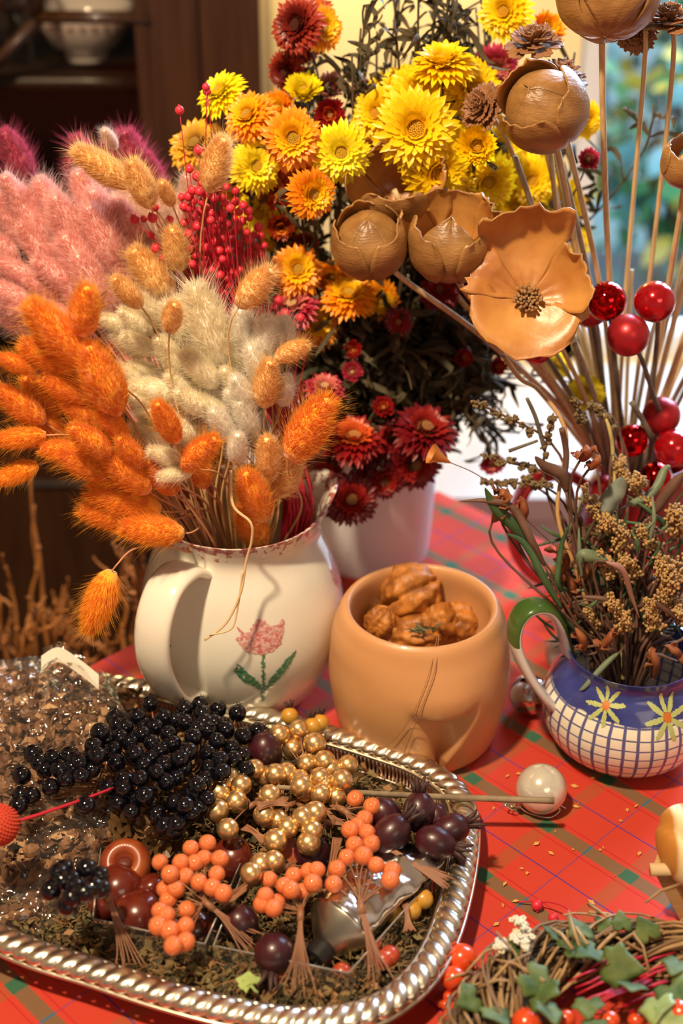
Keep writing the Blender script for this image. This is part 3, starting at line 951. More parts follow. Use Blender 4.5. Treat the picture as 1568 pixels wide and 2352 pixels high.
mag = [(225, 440, 175, 322), (330, 440, 288, 308), (255, 470, 205, 385), (362, 455, 335, 360), (180, 440, 160, 370), (310, 470, 262, 370), (275, 400, 245, 330)]
for a in mag: tail('magenta', *a, 1.09 + U(-.01, .01))
tail('magenta', 68, 422, 12, 308, 1.09, special='single magenta bunny tail standing apart at far upper left')
for a in [(245, 490, 212, 425), (302, 560, 262, 455), (350, 590, 300, 490), (442, 490, 428, 408), (372, 560, 335, 470), (325, 520, 290, 430), (395, 520, 372, 440), (430, 540, 415, 455), (265, 340, 240, 300)]: tail('blush', *a, 1.04 + U(-.01, .01))

# ---- bent pale stem hooked over the front of the jug
b = MB()
def PYl(L): return [PY(*p) for p in L]
b.tube(catmull(PYl([(530, 1080, .86), (535, 1160, .85), (575, 1200, .845), (578, 1240, .845), (565, 1290, .845), (553, 1360, .84), (520, 1430, .835), (470, 1470, .832)]), 6), .0012, .0008, 6)
b.tube(catmull(PYl([(558, 1310, .843), (545, 1400, .838), (530, 1445, .834), (480, 1458, .832)]), 6), .0009, .0006, 6)
tag(b.build('bent_straw', mat('pale_straw', (0.70, 0.50, 0.27), .5)), 'bent pale straw hooked over the front rim of the tulip jug', 'straw')

# =================================================================== RED BERRY SPRAYS
random.seed(5)
m_rb = mat('crimson_berry', (0.62, 0.012, 0.035), .45, col2=(0.70, 0.04, 0.07), nscale=300)
m_rs = mat('crimson_stem', (0.50, 0.012, 0.035), .5)
rb = MB(); rb.sphere((0, 0, 0), 1, 12, 8, jit=.06); rb.sphere((0, 0, 1.02), .22, 6, 4); RBM = rb.mesh('crimson_berry', m_rb)
expl = [(475, 210), (412, 253), (473, 200), (505, 372), (455, 345), (478, 347), (470, 393), (452, 405), (435, 388), (458, 440), (417, 453), (356, 477), (310, 503), (350, 500), (330, 503), (390, 505), (347, 540), (358, 570), (375, 595), (485, 490), (520, 430), (540, 438)]
for _ in range(900):
    x = 512 + U(-1, 1) * 95; y = 555 + U(-1, 1) * 135
    x += (y - 555) * .25
    if ((x - 512 - (y - 555) * .25) / 95) ** 2 + ((y - 555) / 135) ** 2 > 1: continue
    if all((x - a) ** 2 + (y - c) ** 2 > 15 ** 2 for a, c in expl): expl.append((x, y))
    if len(expl) > 125: break
expl += [(575, 740), (598, 715), (655, 720), (712, 715), (640, 690), (690, 730), (640, 1022), (683, 1055), (690, 1115), (685, 1210)]
expl.sort(key=lambda a: a[0] * .9 + a[1] * .25)
ns = 15
per = math.ceil(len(expl) / ns)
for s in range(ns):
    ch = expl[s * per:(s + 1) * per]
    if not ch: continue
    mx = sum(a for a, c in ch) / len(ch); my = sum(c for a, c in ch) / len(ch)
    Yc = 1.0 + U(-.02, .03)
    root = Vector((JC.x + .02, JC.y, .02)); mp = MOUTH + Vector((.045 + U(-.012, .010), U(-.02, .03), 0))
    t = thing('red_berry_spray', root, 'x', 'berry spray', 'crimson berry sprays in the tulip jug')
    reg(t, 'crimson spray of tiny round berries on thin red stems', 'the berry sprays', mx, my)
    hub = PY(mx + (655 - mx) * .42, my + (1150 - my) * .42, Yc - .02)
    b = MB(); b.tube([root] + bez(mp, mp + Vector((0, 0, .05)), hub - (hub - mp) * .3, hub, 8), .0011, .0008, 5)
    for (x, y) in ch:
        Yb = Yc + U(-.03, .02); r = .0031 * U(.85, 1.2)
        p = PY(x, y, Yb); d = (p - hub).normalized()
        b.tube(bez(hub, hub + (hub - mp).normalized() * .03, p - d * .02 + Vector((U(-.006, .006), 0, U(-.004, .004))), p, 7), .0005, .0003, 4)
        put('berry', RBM, t, p, d.to_track_quat('Z', 'Y'), r)
    b.build('stem', m_rs, t)
for i in range(16):
    mp = MOUTH + Vector((.045 + U(-.012, .012), U(-.02, .03), 0)); e = PY(U(600, 690), U(820, 900), .95 + U(-.02, .03))
    root = Vector((JC.x + .02, JC.y, .02))
    t = thing('dyed_reed', root, 'x', 'dried grass', 'bare crimson stems in the tulip jug'); reg(t, 'thin bare crimson stem rising from the right of the jug', 'the bare stems', *(e.x * 2000, 800))
    b = MB(); b.tube([root, mp] + [mp + (e - mp) * (k / 5) + Vector((U(-.002, .002), 0, 0)) for k in range(1, 6)], .0011, .0007, 5); b.build('stalk', m_rs, t)

# =================================================================== STRAWFLOWERS
random.seed(77)
def fm(n, c, c2=None): return mat('petal_' + n, c, .38, col2=c2 or tuple(min(1, x * 1.25) for x in c), nscale=50, translucent=.25, spec=.4)
FC = {
    'yellow': [fm('yellow', (0.93, 0.70, 0.01)), fm('lemon', (0.95, 0.76, 0.03)), fm('gold_core', (0.62, 0.38, 0.02))],
    'golden': [fm('golden', (0.93, 0.58, 0.005)), fm('golden_in', (0.94, 0.62, 0.01)), fm('gold_core2', (0.66, 0.36, 0.02))],
    'orange': [fm('orange', (0.88, 0.30, 0.01)), fm('orange_in', (0.93, 0.52, 0.01)), fm('olive_core', (0.55, 0.33, 0.03))],
    'dullgold': [fm('dullgold', (0.70, 0.36, 0.02)), fm('dullgold_in', (0.58, 0.33, 0.04)), fm('brown_core', (0.40, 0.24, 0.05))],
    'rust': [fm('rust', (0.38, 0.055, 0.012)), fm('rust_in', (0.62, 0.17, 0.02)), fm('dark_core', (0.12, 0.03, 0.012))],
    'darkrust': [fm('darkrust', (0.30, 0.03, 0.014)), fm('darkrust_in', (0.16, 0.012, 0.008)), fm('dark_core2', (0.08, 0.015, 0.008))],
    'burgundy': [fm('burgundy', (0.17, 0.006, 0.010)), fm('burgundy_in', (0.30, 0.015, 0.012)), fm('tawny_core', (0.36, 0.16, 0.06))],
    'fire': [fm('fire', (0.28, 0.010, 0.012)), fm('fire_in', (0.62, 0.10, 0.02)), fm('fire_core', (0.50, 0.22, 0.06))],
    'mauve': [fm('mauve', (0.50, 0.22, 0.18)), fm('mauve_in', (0.42, 0.13, 0.12)), fm('mauve_core', (0.30, 0.10, 0.07))],
    'pinkred': [fm('pinkred', (0.42, 0.03, 0.06)), fm('pinkred_in', (0.60, 0.16, 0.14)), fm('pale_core', (0.62, 0.40, 0.2))],
}
def straw_mesh(name, mats, openness=1.0, seed=0):
    random.seed(seed)
    b = MB(); b2 = MB()
    layers = [(1.0, -12, 30), (.96, 4, 28), (.86, 20, 26), (.72, 38, 22), (.56, 56, 18), (.42, 74, 14)]
    for li, (Ln, el, n) in enumerate(layers):
        el = el + (1 - openness) * (95 - el) * .8
        for k in range(n):
            th = 2 * PI * (k + .5 * (li % 2)) / n + U(-.05, .05)
            e = math.radians(el + U(-8, 8)); Lk = Ln * U(.88, 1.08)
            o = Vector((math.cos(th), math.sin(th), 0)); s = Vector((-o.y, o.x, 0))
            pts = []; rb_ = .24 - .01 * li
            p = o * rb_ + Vector((0, 0, -.10 + .05 * li)); e0 = e + .35
            for j in range(6):
                pts.append(p.copy()); ee = e0 - .7 * (j / 5) * openness + (.5 * (1 - openness) * (j / 5))
                p += (o * math.cos(ee) + Vector((0, 0, math.sin(ee)))) * ((Lk - rb_) / 5)
            w = .105 * U(.85, 1.15)
            vs = []; 
            for j, q in enumerate(pts):
                t = j / 5; ww = w * (0.55 + .9 * t) * (1 - t ** 3.0) ** .8 if t < 1 else 0.0
                up = Vector((0, 0, 1))
                vs += [q - s * ww + up * ww * .35, q, q + s * ww + up * ww * .35]
            fs = []
            for j in range(5):
                a = j * 3; fs += [[a, a + 1, a + 4, a + 3], [a + 1, a + 2, a + 5, a + 4]]
            b.add(vs, fs, 0 if li < 3 else 1)
    for k in range(90):
        rr = .24 * math.sqrt(k / 90); a = k * 2.39996
        b2.sphere((rr * math.cos(a), rr * math.sin(a), .17 + .08 * math.cos(rr * 6)), .030, 5, 4)
    b2.sphere((0, 0, .02), .26, 14, 8, sc=(1, 1, .75))
    b.sphere((0, 0, -.10), .26, 12, 8, sc=(1, 1, .6))
    return b.mesh(name + '_petals', mats[:2]), b2.mesh(name + '_core', mats[2])


SM = {}
for i, (k, ms) in enumerate(FC.items()):
    SM[k] = [straw_mesh(k, ms, 1.0, i), straw_mesh(k, ms, .55, i + 50)]
m_olive = mat('dry_olive_leaf', (0.050, 0.036, 0.014), .75, col2=(0.11, 0.078, 0.035), nscale=50, translucent=.15)
m_dark = mat('dark_dry_leaf', (0.028, 0.024, 0.010), .8, col2=(0.055, 0.045, 0.020), nscale=50)
def leafy(b, pts, n, Lr=(.02, .045), w=.0024, r=.0011):
    b.tube(pts, r, r * .7, 5)
    for k in range(n):
        i = int(U(.15, .98) * (len(pts) - 1)); p = pts[i]
        d = (pts[min(i + 1, len(pts) - 1)] - pts[max(i - 1, 0)]).normalized()
        o = Vector((U(-1, 1), U(-1, 1), U(-1, 1))).normalized()
        Lk = U(*Lr); c1 = p + (d * .5 + o) * Lk * .5; c2 = c1 + (o * .6 + Vector((U(-1, 1), U(-1, 1), U(-1.2, .6))) * .8) * Lk * .5
        c3 = c2 + Vector((U(-1, 1), U(-1, 1), U(-1.2, .5))) * Lk * .35
        b.ribbon(catmull([p, c1, c2, c3], 3), lambda t: w * (math.sin(PI * (t * .93 + .05)) ** .6 + .05), twist=U(-5, 5), cup=.5, mi=random.choice([0, 0, 1]))


VM = Vector((VC.x, VC.y, .158))
def VM_stem(off, e, dirn=None, n=14):
    m_ = VM + Vector((off[0], off[1], 0)); root = Vector((VC.x - off[0] * .3, VC.y - off[1] * .3, .02))
    dd = (e - m_).length
    return root, [root] + bez(m_, m_ + (m_ - root).normalized() * dd * .4, e - (dirn or Vector((0, 0, 1))) * dd * .25, e, n)


NAMES = {'yellow': 'bright yellow', 'golden': 'golden yellow', 'orange': 'orange', 'dullgold': 'dull gold', 'rust': 'rust orange', 'darkrust': 'dark rust', 'burgundy': 'burgundy', 'fire': 'fiery red', 'mauve': 'faded mauve', 'pinkred': 'pinkish red'}
def strawflower(kind, px, py, r, Y, face=(0, 0), var=0, special=None):
    p = PY(px, py, Y); mpp = m_per_px(p)
    toc = (CAM - p).normalized()
    nrm = (toc + R_ * face[0] + U_ * face[1]).normalized()
    off = Vector((p.x - VM.x, (p.y - VM.y))); k = min(.045, off.length * .4)
    off = off.normalized() * k
    back = p - nrm * r * mpp * .4
    bend = (nrm * .6 + Vector((0, 0, .5))).normalized() if py < 850 else (nrm * .7 - Vector((0, 0, .5))).normalized()
    root, pts = VM_stem((off.x + U(-.01, .01), off.y + U(-.01, .01)), back, bend)
    ph = f'{NAMES[kind]} papery strawflower' + (' hanging low over the white vase' if py > 860 else ' in the tall bunch')
    t = thing('strawflower', root, special or ph, 'dried flower', f'{NAMES[kind]} strawflowers')
    if special: del t['group']
    else: reg(t, ph, 'its colour', px, py)
    b = MB(); leafy(b, pts, 12, (.015, .035))
    b.build('stem', [m_olive, m_dark], t)
    q = nrm.to_track_quat('Z', 'Y') @ Quaternion((0, 0, 1), U(0, 6))
    sc = r * mpp * 1.14
    h = put('flower_head', SM[kind][var][0], t, p, q, sc)
    c = put('flower_centre', SM[kind][var][1], t, p, q, sc)
    c.parent = h; c.location = (0, 0, 0); c.rotation_euler = (0, 0, 0); c.scale = (1, 1, 1)
    return t


FL = [
    ('yellow', 507, 215, 58, 1.07, (-.7, .9), 0), ('yellow', 783, 350, 66, 1.02, (0, -.05), 0), ('yellow', 585, 383, 60, 1.04, (.35, .2), 0), ('golden', 955, 298, 92, 1.03, (0, .1), 0),
    ('golden', 1018, 148, 76, 1.06, (0, 1.3), 0), ('golden', 1085, 205, 70, 1.07, (.5, .2), 0), ('yellow', 697, 212, 50, 1.10, (0, .7), 1), ('golden', 868, 262, 62, 1.08, (-.4, .2), 0),
    ('golden', 965, 225, 82, 1.08, (.1, .5), 0), ('golden', 1005, 392, 78, 1.03, (.3, -.4), 0), ('golden', 1095, 335, 55, 1.02, (0, 0), 1), ('golden', 1120, 415, 64, 1.05, (.2, -.4), 0),
    ('yellow', 598, 490, 56, 1.07, (-.3, -.2), 0), ('orange', 572, 268, 60, 1.05, (-.5, .5), 0), ('golden', 1345, 275, 42, 1.12, (.5, -.1), 0), ('golden', 1220, 415, 60, 1.12, (0, 0), 0),
    ('orange', 715, 445, 58, 1.00, (.5, -.1), 0), ('orange', 672, 318, 68, 1.02, (.0, .1), 0), ('dullgold', 452, 335, 64, 1.08, (-.4, .6), 0), ('rust', 632, 430, 48, 1.05, (-.5, 0), 0),
    ('rust', 645, 515, 40, 1.05, (0, -.6), 1), ('fire', 757, 262, 42, 1.08, (0, 0), 1), ('orange', 682, 622, 60, 1.03, (.1, .3), 0), ('orange', 800, 682, 62, 1.03, (0, .8), 0),
    ('orange', 722, 745, 58, 1.04, (.3, .2), 0), ('pinkred', 672, 705, 60, 1.02, (-.2, .8), 0), ('darkrust', 685, 58, 64, 1.10, (-.5, .2), 0), ('orange', 740, 65, 50, 1.12, (.5, .2), 0),
    ('darkrust', 658, 165, 48, 1.12, (-.8, -.2), 0), ('mauve', 760, 205, 42, 1.12, (0, .6), 1), ('golden', 1160, 28, 62, 1.12, (-.3, .2), 0), ('orange', 1252, 72, 48, 1.12, (.4, .4), 1),
    ('pinkred', 1140, 150, 48, 1.12, (0, -.6), 0), ('rust', 842, 222, 42, 1.12, (0, .3), 1), ('orange', 640, 255, 50, 1.10, (-.3, .6), 1), ('rust', 590, 320, 52, 1.12, (-.6, 0), 0),
    ('golden', 1200, 380, 58, 1.14, (.3, 0), 0), ('golden', 1290, 470, 56, 1.14, (.3, 0), 0), ('golden', 1060, 270, 62, 1.10, (0, 0), 0), ('golden', 900, 350, 66, 1.07, (-.2, -.2), 0),
    ('golden', 1050, 450, 56, 1.08, (.2, -.6), 0), ('golden', 640, 540, 48, 1.09, (-.2, -.6), 0), ('orange', 870, 690, 48, 1.06, (.4, -.2), 0),
    ('pinkred', 1350, 368, 30, 1.06, (.2, .3), 1), ('darkrust', 690, 110, 42, 1.13, (0, -.5), 0), ('rust', 720, 30, 46, 1.14, (0, .5), 0),
    ('golden', 930, 205, 60, 1.09, (-.2, .5), 0), ('golden', 1030, 330, 62, 1.06, (.3, .1), 0), ('golden', 920, 400, 60, 1.08, (-.2, -.3), 0), ('golden', 1060, 390, 60, 1.05, (.2, -.1), 0), ('golden', 990, 250, 66, 1.07, (.1, .3), 0), ('golden', 880, 215, 50, 1.1, (-.4, .4), 0), ('golden', 1150, 340, 50, 1.1, (.3, 0), 0), ('orange', 620, 300, 48, 1.09, (-.3, 0), 0), ('golden', 1180, 470, 50, 1.12, (.1, -.4), 0), ('golden', 545, 450, 44, 1.1, (-.3, 0), 1), ('rust', 690, 400, 42, 1.08, (0, 0), 1), ('rust', 700, 560, 40, 1.08, (0, -.3), 1), ('orange', 760, 640, 44, 1.06, (0, .2), 1),
    ('pinkred', 745, 893, 46, 1.00, (.1, .9), 0), ('fire', 812, 1010, 68, .99, (.1, .9), 0), ('burgundy', 975, 990, 74, 1.00, (.35, .8), 0), ('burgundy', 950, 1062, 66, 1.01, (.3, -.5), 0),
    ('burgundy', 738, 1092, 50, .99, (0, .5), 0), ('burgundy', 806, 1148, 60, .98, (.1, .1), 0), ('burgundy', 882, 1105, 44, 1.00, (.2, -.4), 0), ('fire', 880, 937, 30, 1.00, (0, .3), 1),
    ('burgundy', 915, 740, 32, 1.02, (0, 0), 0), ('fire', 810, 803, 25, 1.02, (0, 0), 1), ('pinkred', 808, 855, 28, 1.01, (0, .2), 1), ('burgundy', 1010, 668, 46, 1.03, (0, .3), 0),
    ('fire', 1062, 822, 26, 1.04, (.4, 0), 1), ('fire', 1140, 842, 24, 1.05, (.4, 0), 1), ('burgundy', 905, 1010, 50, 1.02, (-.2, .5), 0), ('burgundy', 850, 1075, 46, 1.02, (0, 0), 0),
    ('pinkred', 1130, 1058, 34, 1.02, (.1, -.9), 1), ('yellow', 1345, 900, 42, 1.04, (0, .4), 0), ('yellow', 1278, 838, 34, 1.06, (.2, .2), 0), ('burgundy', 770, 1030, 40, 1.02, (-.2, .2), 0),
    ('burgundy', 1090, 660, 34, 1.05, (0, .2), 0), ('golden', 1310, 560, 44, 1.14, (.2, 0), 0)]
for a in FL: strawflower(*a)

# leafy dried stems that make up the body of the bunch
random.seed(88)
def stem_thing(px, py, Y, n, Lr, w, phrase, plural, grp):
    e = PY(px, py, Y); off = Vector((e.x - VM.x, e.y - VM.y)); off = off.normalized() * min(.05, off.length * .45)
    dn = Vector((U(-.3, .3), U(-.3, .3), 1)).normalized() if py < 800 else Vector((U(-.6, .6) + (px - 850) * .002, -.3, -.2)).normalized()
    root, pts = VM_stem((off.x, off.y), e, dn, 18)
    t = thing('leafy_sprig', root, 'x', 'dried stem', grp); reg(t, phrase, plural, px, py)
    b = MB(); leafy(b, pts, n, Lr, w, .0013); b.build('stalk', [m_olive, m_dark], t)
for i in range(52):
    stem_thing(U(790, 1110), U(-60, 240), 1.12 + U(-.03, .07), 30, (.014, .034), .0022, 'dry olive leafed stem rising above the yellow strawflowers', 'the tall leafy stems', 'dry leafy stems above the strawflowers')
for i in range(60):
    a = U(0, 2 * PI); rr = math.sqrt(R())
    stem_thing(890 + 190 * rr * math.cos(a), 830 + 170 * rr * math.sin(a), 1.08 + U(-.035, .04), 44, (.018, .045), .0026, 'dark dry leafed stem in the lower strawflower bunch', 'the dark leafy stems', 'dark dry leafy stems below the strawflowers')
for (x, y) in [(1090, 960), (1110, 930), (1080, 880), (1115, 860), (1150, 1000), (1060, 900), (1040, 860)]:
    stem_thing(x, y, 1.07, 30, (.02, .045), .0018, 'dark dry leafed stem in the lower strawflower bunch', 'the dark leafy stems', 'dark dry leafy stems below the strawflowers')
for (x, y) in [(1320, 120), (1340, 240), (1500, 240), (1290, 300), (1300, 420), (1250, 500)]:
    stem_thing(x, y, 1.15, 34, (.015, .035), .0022, 'twisted dark stem reaching right across the window', 'the window stems', 'twisted stems in front of the window')

# =================================================================== WOODEN PETAL FLOWERS ON REEDS
random.seed(99)
m_bark_o = mat('brown_petal_back', (0.21, 0.095, 0.026), .36, col2=(0.44, 0.23, 0.075), nscale=26, contrast=(.3, .7), stretch=(1, 1, 3), bump=.25, bscale=260)
m_bark_i = mat('tan_petal_inside', (0.36, 0.125, 0.025), .36, col2=(0.60, 0.29, 0.075), nscale=22, bump=.12, bscale=200)
m_seed = mat('seed_centre', (0.26, 0.13, 0.05), .8, col2=(0.36, 0.2, 0.08), nscale=200)
m_reed = mat('pale_reed', (0.66, 0.47, 0.25), .6, col2=(0.50, 0.33, 0.16), nscale=12, stretch=(30, 30, 1), bump=.1)
m_reed_g = mat('grey_reed', (0.40, 0.31, 0.22), .65, col2=(0.30, 0.22, 0.14), nscale=12, stretch=(30, 30, 1), bump=.1)
def wpetal(prof, th0, hw, scale, q, c, seed, cupk=.10, rag=.05, wf=None):
    """curved woody petal: prof (r,z) along its length, wrapped round the axis"""
    pr = catmull([Vector((a, z, 0)) for a, z in prof], 5); n = len(pr) - 1; m = 16; vs = []; fs = []
    wf = wf or (lambda t: min(1, .45 + 1.0 * t) * (1 - .35 * t ** 6))
    for i, p in enumerate(pr):
        t = i / n
        for j in range(m + 1):
            s = j / m * 2 - 1
            ragv = 1 + (rag * noise.noise(Vector((s * 3.5, seed * 7.1, 0))) + rag * .22 * noise.noise(Vector((s * 17, seed * 3.3, 2)))) * (t ** 4)
            if t > 1: ragv -= .05 * abs(s) ** 3
            th = th0 + s * hw * wf(t) * (1 + rag * .6 * noise.noise(Vector((t * 5, s * .5, seed))))
            r = p.x * ragv * (1 - cupk * s * s * 0) + .02 * noise.noise(Vector((s * 2, t * 3, seed)))
            z = p.y * (1 + .5 * (ragv - 1)) + cupk * s * s * t + .025 * noise.noise(Vector((s * 2.4, t * 4, seed + 9)))
            vs.append(c + q @ (Vector((r * math.cos(th), r * math.sin(th), z)) * scale))
    for i in range(n):
        for j in range(m):
            a = i * (m + 1) + j; fs.append([a, a + 1, a + m + 2, a + m + 1])
    b = MB(); b.add(vs, fs); return b


def solid(o, th=.0011):
    md = o.modifiers.new('thickness', 'SOLIDIFY'); md.thickness = th; md.offset = 0
    md.use_rim = True; md.material_offset = 1; md.material_offset_rim = 0


def woodflower(px, py, r, Y, nrm, petals, label, stem=None, centre=True, cat='dried flower', wf=None):
    c = PY(px, py, Y); s = r * m_per_px(c)
    toc = (CAM - c).normalized()
    n_ = (toc * nrm[2] + R_ * nrm[0] + U_ * nrm[1]).normalized()
    x = (R_ - n_ * R_.dot(n_)).normalized(); y = n_.cross(x)
    M = Matrix((x, y, n_)).transposed(); q = M.to_quaternion()
    t = thing('wooden_petal_flower', c, label, cat)
    for k, (prof, th, hw, cup, rag) in enumerate(petals):
        o = wpetal(prof, math.radians(th), math.radians(hw), s, q, c, px * .1 + k, cup, rag, wf).build('petal', [m_bark_o, m_bark_i], t)
        solid(o)
    if centre:
        b = MB(); random.seed(int(px))
        for k in range(60):
            rr = .17 * math.sqrt(k / 60); a = k * 2.4
            p0 = c + q @ (Vector((rr * math.cos(a), rr * math.sin(a), .04)) * s); p1 = c + q @ (Vector((rr * 1.5 * math.cos(a) + U(-.03, .03), rr * 1.5 * math.sin(a) + U(-.03, .03), .15 + .1 * R())) * s)
            b.tube([p0, (p0 + p1) / 2, p1], .018 * s, .03 * s, 5)
        b.build('seed_centre', m_seed, t)
    if stem:
        b = MB(); pts = [PY(*a) for a in stem]; base = c - n_ * s * .12
        b.tube(catmull([base] + pts, 5), .0021, .0024, 8); b.build('stem', m_reed, t)
    return t


RM = (1405, 1110, 1.075)
RIM_ = [(1400, 1240, 1.075)]
OP = [(.08, .02), (.35, .10), (.65, .13), (.92, .10), (1.05, .0)]           # flat open petal
UPP = [(.10, .02), (.45, .06), (.80, .20), (.98, .50), (1.0, .78)]         # rising petal
CUP = [(.05, -.95), (.50, -.85), (.84, -.45), (.90, .05), (.72, .50), (.32, .80), (.004, .90)]    # closed ball petal
CUP2 = [(.05, -.98), (.58, -.85), (.95, -.40), (1.03, .05), (.98, .45), (.85, .75)]
CUP3 = [(.05, -1.0), (.62, -.85), (1.05, -.45), (1.22, .0), (1.30, .35), (1.30, .55)]
BO = [(.06, .0), (.30, .03), (.60, .10), (.90, .20), (1.10, .20)]
BT = [(.06, .0), (.40, .04), (.90, .14), (1.25, .40), (1.42, .85)]
BS = [(.06, .0), (.30, .05), (.65, .12), (.92, .38), (1.02, .62)]
W1 = lambda t: .75 + .35 * t
W2 = lambda t: min(1.0, .55 + .45 * t)
woodflower(1212, 690, 132, .955, (.05, .22, 1), [(BO, 258, 96, .03, .20), (BT, 92, 38, .02, .16), (BS, 18, 40, .04, .18), (BO, 150, 26, .05, .16)],
           'large open tan wooden petal flower with round seed centre facing forward', [(1235, 820, 1.0), (1330, 960, 1.05), (1395, 1090, 1.07)], wf=lambda t: .92 + .10 * t - .15 * t ** 8)
woodflower(848, 560, 84, .985, (-.05, .60, .80), [(CUP, 270, 84, .04, .06), (CUP, 30, 84, .04, .06), (CUP, 150, 84, .04, .06), (CUP2, 330, 60, .05, .14), (CUP2, 90, 60, .05, .14), (CUP2, 210, 62, .05, .14)],
           'closed ball shaped tan wooden flower, furthest left of the reeds', [(925, 640, .99), (1110, 775, 1.01), (1290, 940, 1.04), (1385, 1080, 1.07)], centre=False)
woodflower(905, 430, 88, 1.02, (0, .45, .8), [(CUP2, 90, 60, .1, .16), (CUP3, 30, 44, .1, .16), (CUP3, 155, 44, .1, .16), (CUP2, 270, 60, .04, .1)],
           'half open brown wooden flower behind the closed ball one', [(1000, 620, 1.03), (1200, 850, 1.05), (1390, 1085, 1.075)], centre=False)
woodflower(1032, 560, 92, .985, (.05, .62, .78), [(CUP, 262, 62, .05, .12), (CUP2, 330, 55, .05, .14), (CUP3, 75, 42, .12, .14), (CUP3, 130, 46, .1, .14), (CUP2, 205, 56, .05, .14), (CUP3, 20, 36, .1, .16)],
           'half open tan wooden cup flower between the ball one and the open one', [(1060, 660, .99), (1210, 820, 1.02), (1330, 980, 1.05), (1395, 1090, 1.07)])
woodflower(1250, 250, 98, 1.0, (-.35, .45, .8), [(CUP, 300, 84, .04, .06), (CUP, 60, 80, .04, .08), (CUP, 190, 70, .04, .08), (CUP2, 350, 56, .05, .14), (CUP2, 245, 60, .05, .14), (CUP2, 120, 50, .05, .14)],
           'brown wooden bud flower with folded petals, upper right over the reeds', [(1290, 390, 1.01), (1345, 700, 1.04), (1400, 1000, 1.07), (1408, 1110, 1.075)], centre=False)
woodflower(1395, -8, 98, 1.0, (.1, 1.5, -.25), [(CUP3, 270, 50, .1, .16), (CUP3, 0, 50, .1, .16), (CUP3, 180, 50, .1, .16), (CUP3, 90, 50, .1, .16), (CUP2, 315, 50, .1, .16), (CUP2, 225, 50, .1, .16)],
           'dark brown wooden flower at top edge, seen from below on a reed', [(1382, 100, 1.0), (1392, 500, 1.03), (1415, 900, 1.06), (1420, 1110, 1.075)], centre=False)
woodflower(1578, 375, 58, .99, (.2, .6, .7), [(CUP, 270, 62, .04, .10), (CUP, 30, 62, .04, .12), (CUP2, 150, 62, .04, .12), (CUP2, 210, 62, .04, .12)],
           'small brown wooden bud flower cut by the right edge', [(1560, 500, 1.0), (1500, 850, 1.04), (1450, 1110, 1.075)], centre=False)


def rosette(px, py, r, Y, nrm, stem=None):
    c = PY(px, py, Y); s = r * m_per_px(c); toc = (CAM - c).normalized()
    n_ = (toc * nrm[2] + R_ * nrm[0] + U_ * nrm[1]).normalized(); q = n_.to_track_quat('Z', 'Y')
    t = thing('cedar_rose', c, 'x', 'dried flower', 'brown woody rosettes'); reg(t, 'small brown woody rosette cone among the flowers', 'the rosettes', px, py)
    b = MB()
    for li, (L_, el, n, z0) in enumerate([(1.0, 0, 9, 0), (.9, 14, 9, .08), (.78, 28, 8, .15), (.62, 42, 7, .22), (.46, 56, 6, .28), (.3, 72, 5, .33)]):
        for k in range(n):
            th = 2 * PI * (k + .5 * li) / n + U(-.1, .1); e = math.radians(el + U(-8, 8))
            pts = [(.10 + L_ * j / 4 * math.cos(e + .3 * j / 4), z0 + L_ * j / 4 * math.sin(e) + .03 * U(-1, 1)) for j in range(5)]
            w = wpetal(pts, th, .40, s, q, c, px + li * 9 + k, .05, .2, lambda t: .5 + .6 * math.sin(PI * t * .75))
            b.add(w.v, w.f)
    o = b.build('scales', mat('rosette_brown', (0.33, 0.15, 0.06), .6, col2=(0.24, 0.10, 0.04), nscale=50), t)
    md = o.modifiers.new('thickness', 'SOLIDIFY'); md.thickness = .0009
    if stem:
        b = MB(); b.tube(catmull([c - n_ * s * .1] + [PY(*a) for a in stem], 5), .0017, .002, 7); b.build('stem', m_reed, t)
rosette(1225, 105, 62, 1.06, (0, .9, .6), [(1235, 250, 1.06), (1330, 700, 1.07), (1405, 1110, 1.075)])
rosette(1112, 250, 58, 1.03, (-.6, .3, .7), [(1180, 360, 1.04), (1290, 700, 1.06), (1400, 1110, 1.075)])
rosette(1285, 180, 58, 1.05, (.2, .9, .5), [(1275, 350, 1.05), (1345, 700, 1.06), (1405, 1110, 1.075)])
rosette(1535, 55, 62, 1.02, (0, .9, .5), [(1545, 150, 1.02), (1490, 650, 1.05), (1430, 1110, 1.075)])
rosette(1460, 75, 46, 1.04, (0, .2, .9), [(1482, 110, 1.03), (1438, 650, 1.05), (1412, 1110, 1.075)])

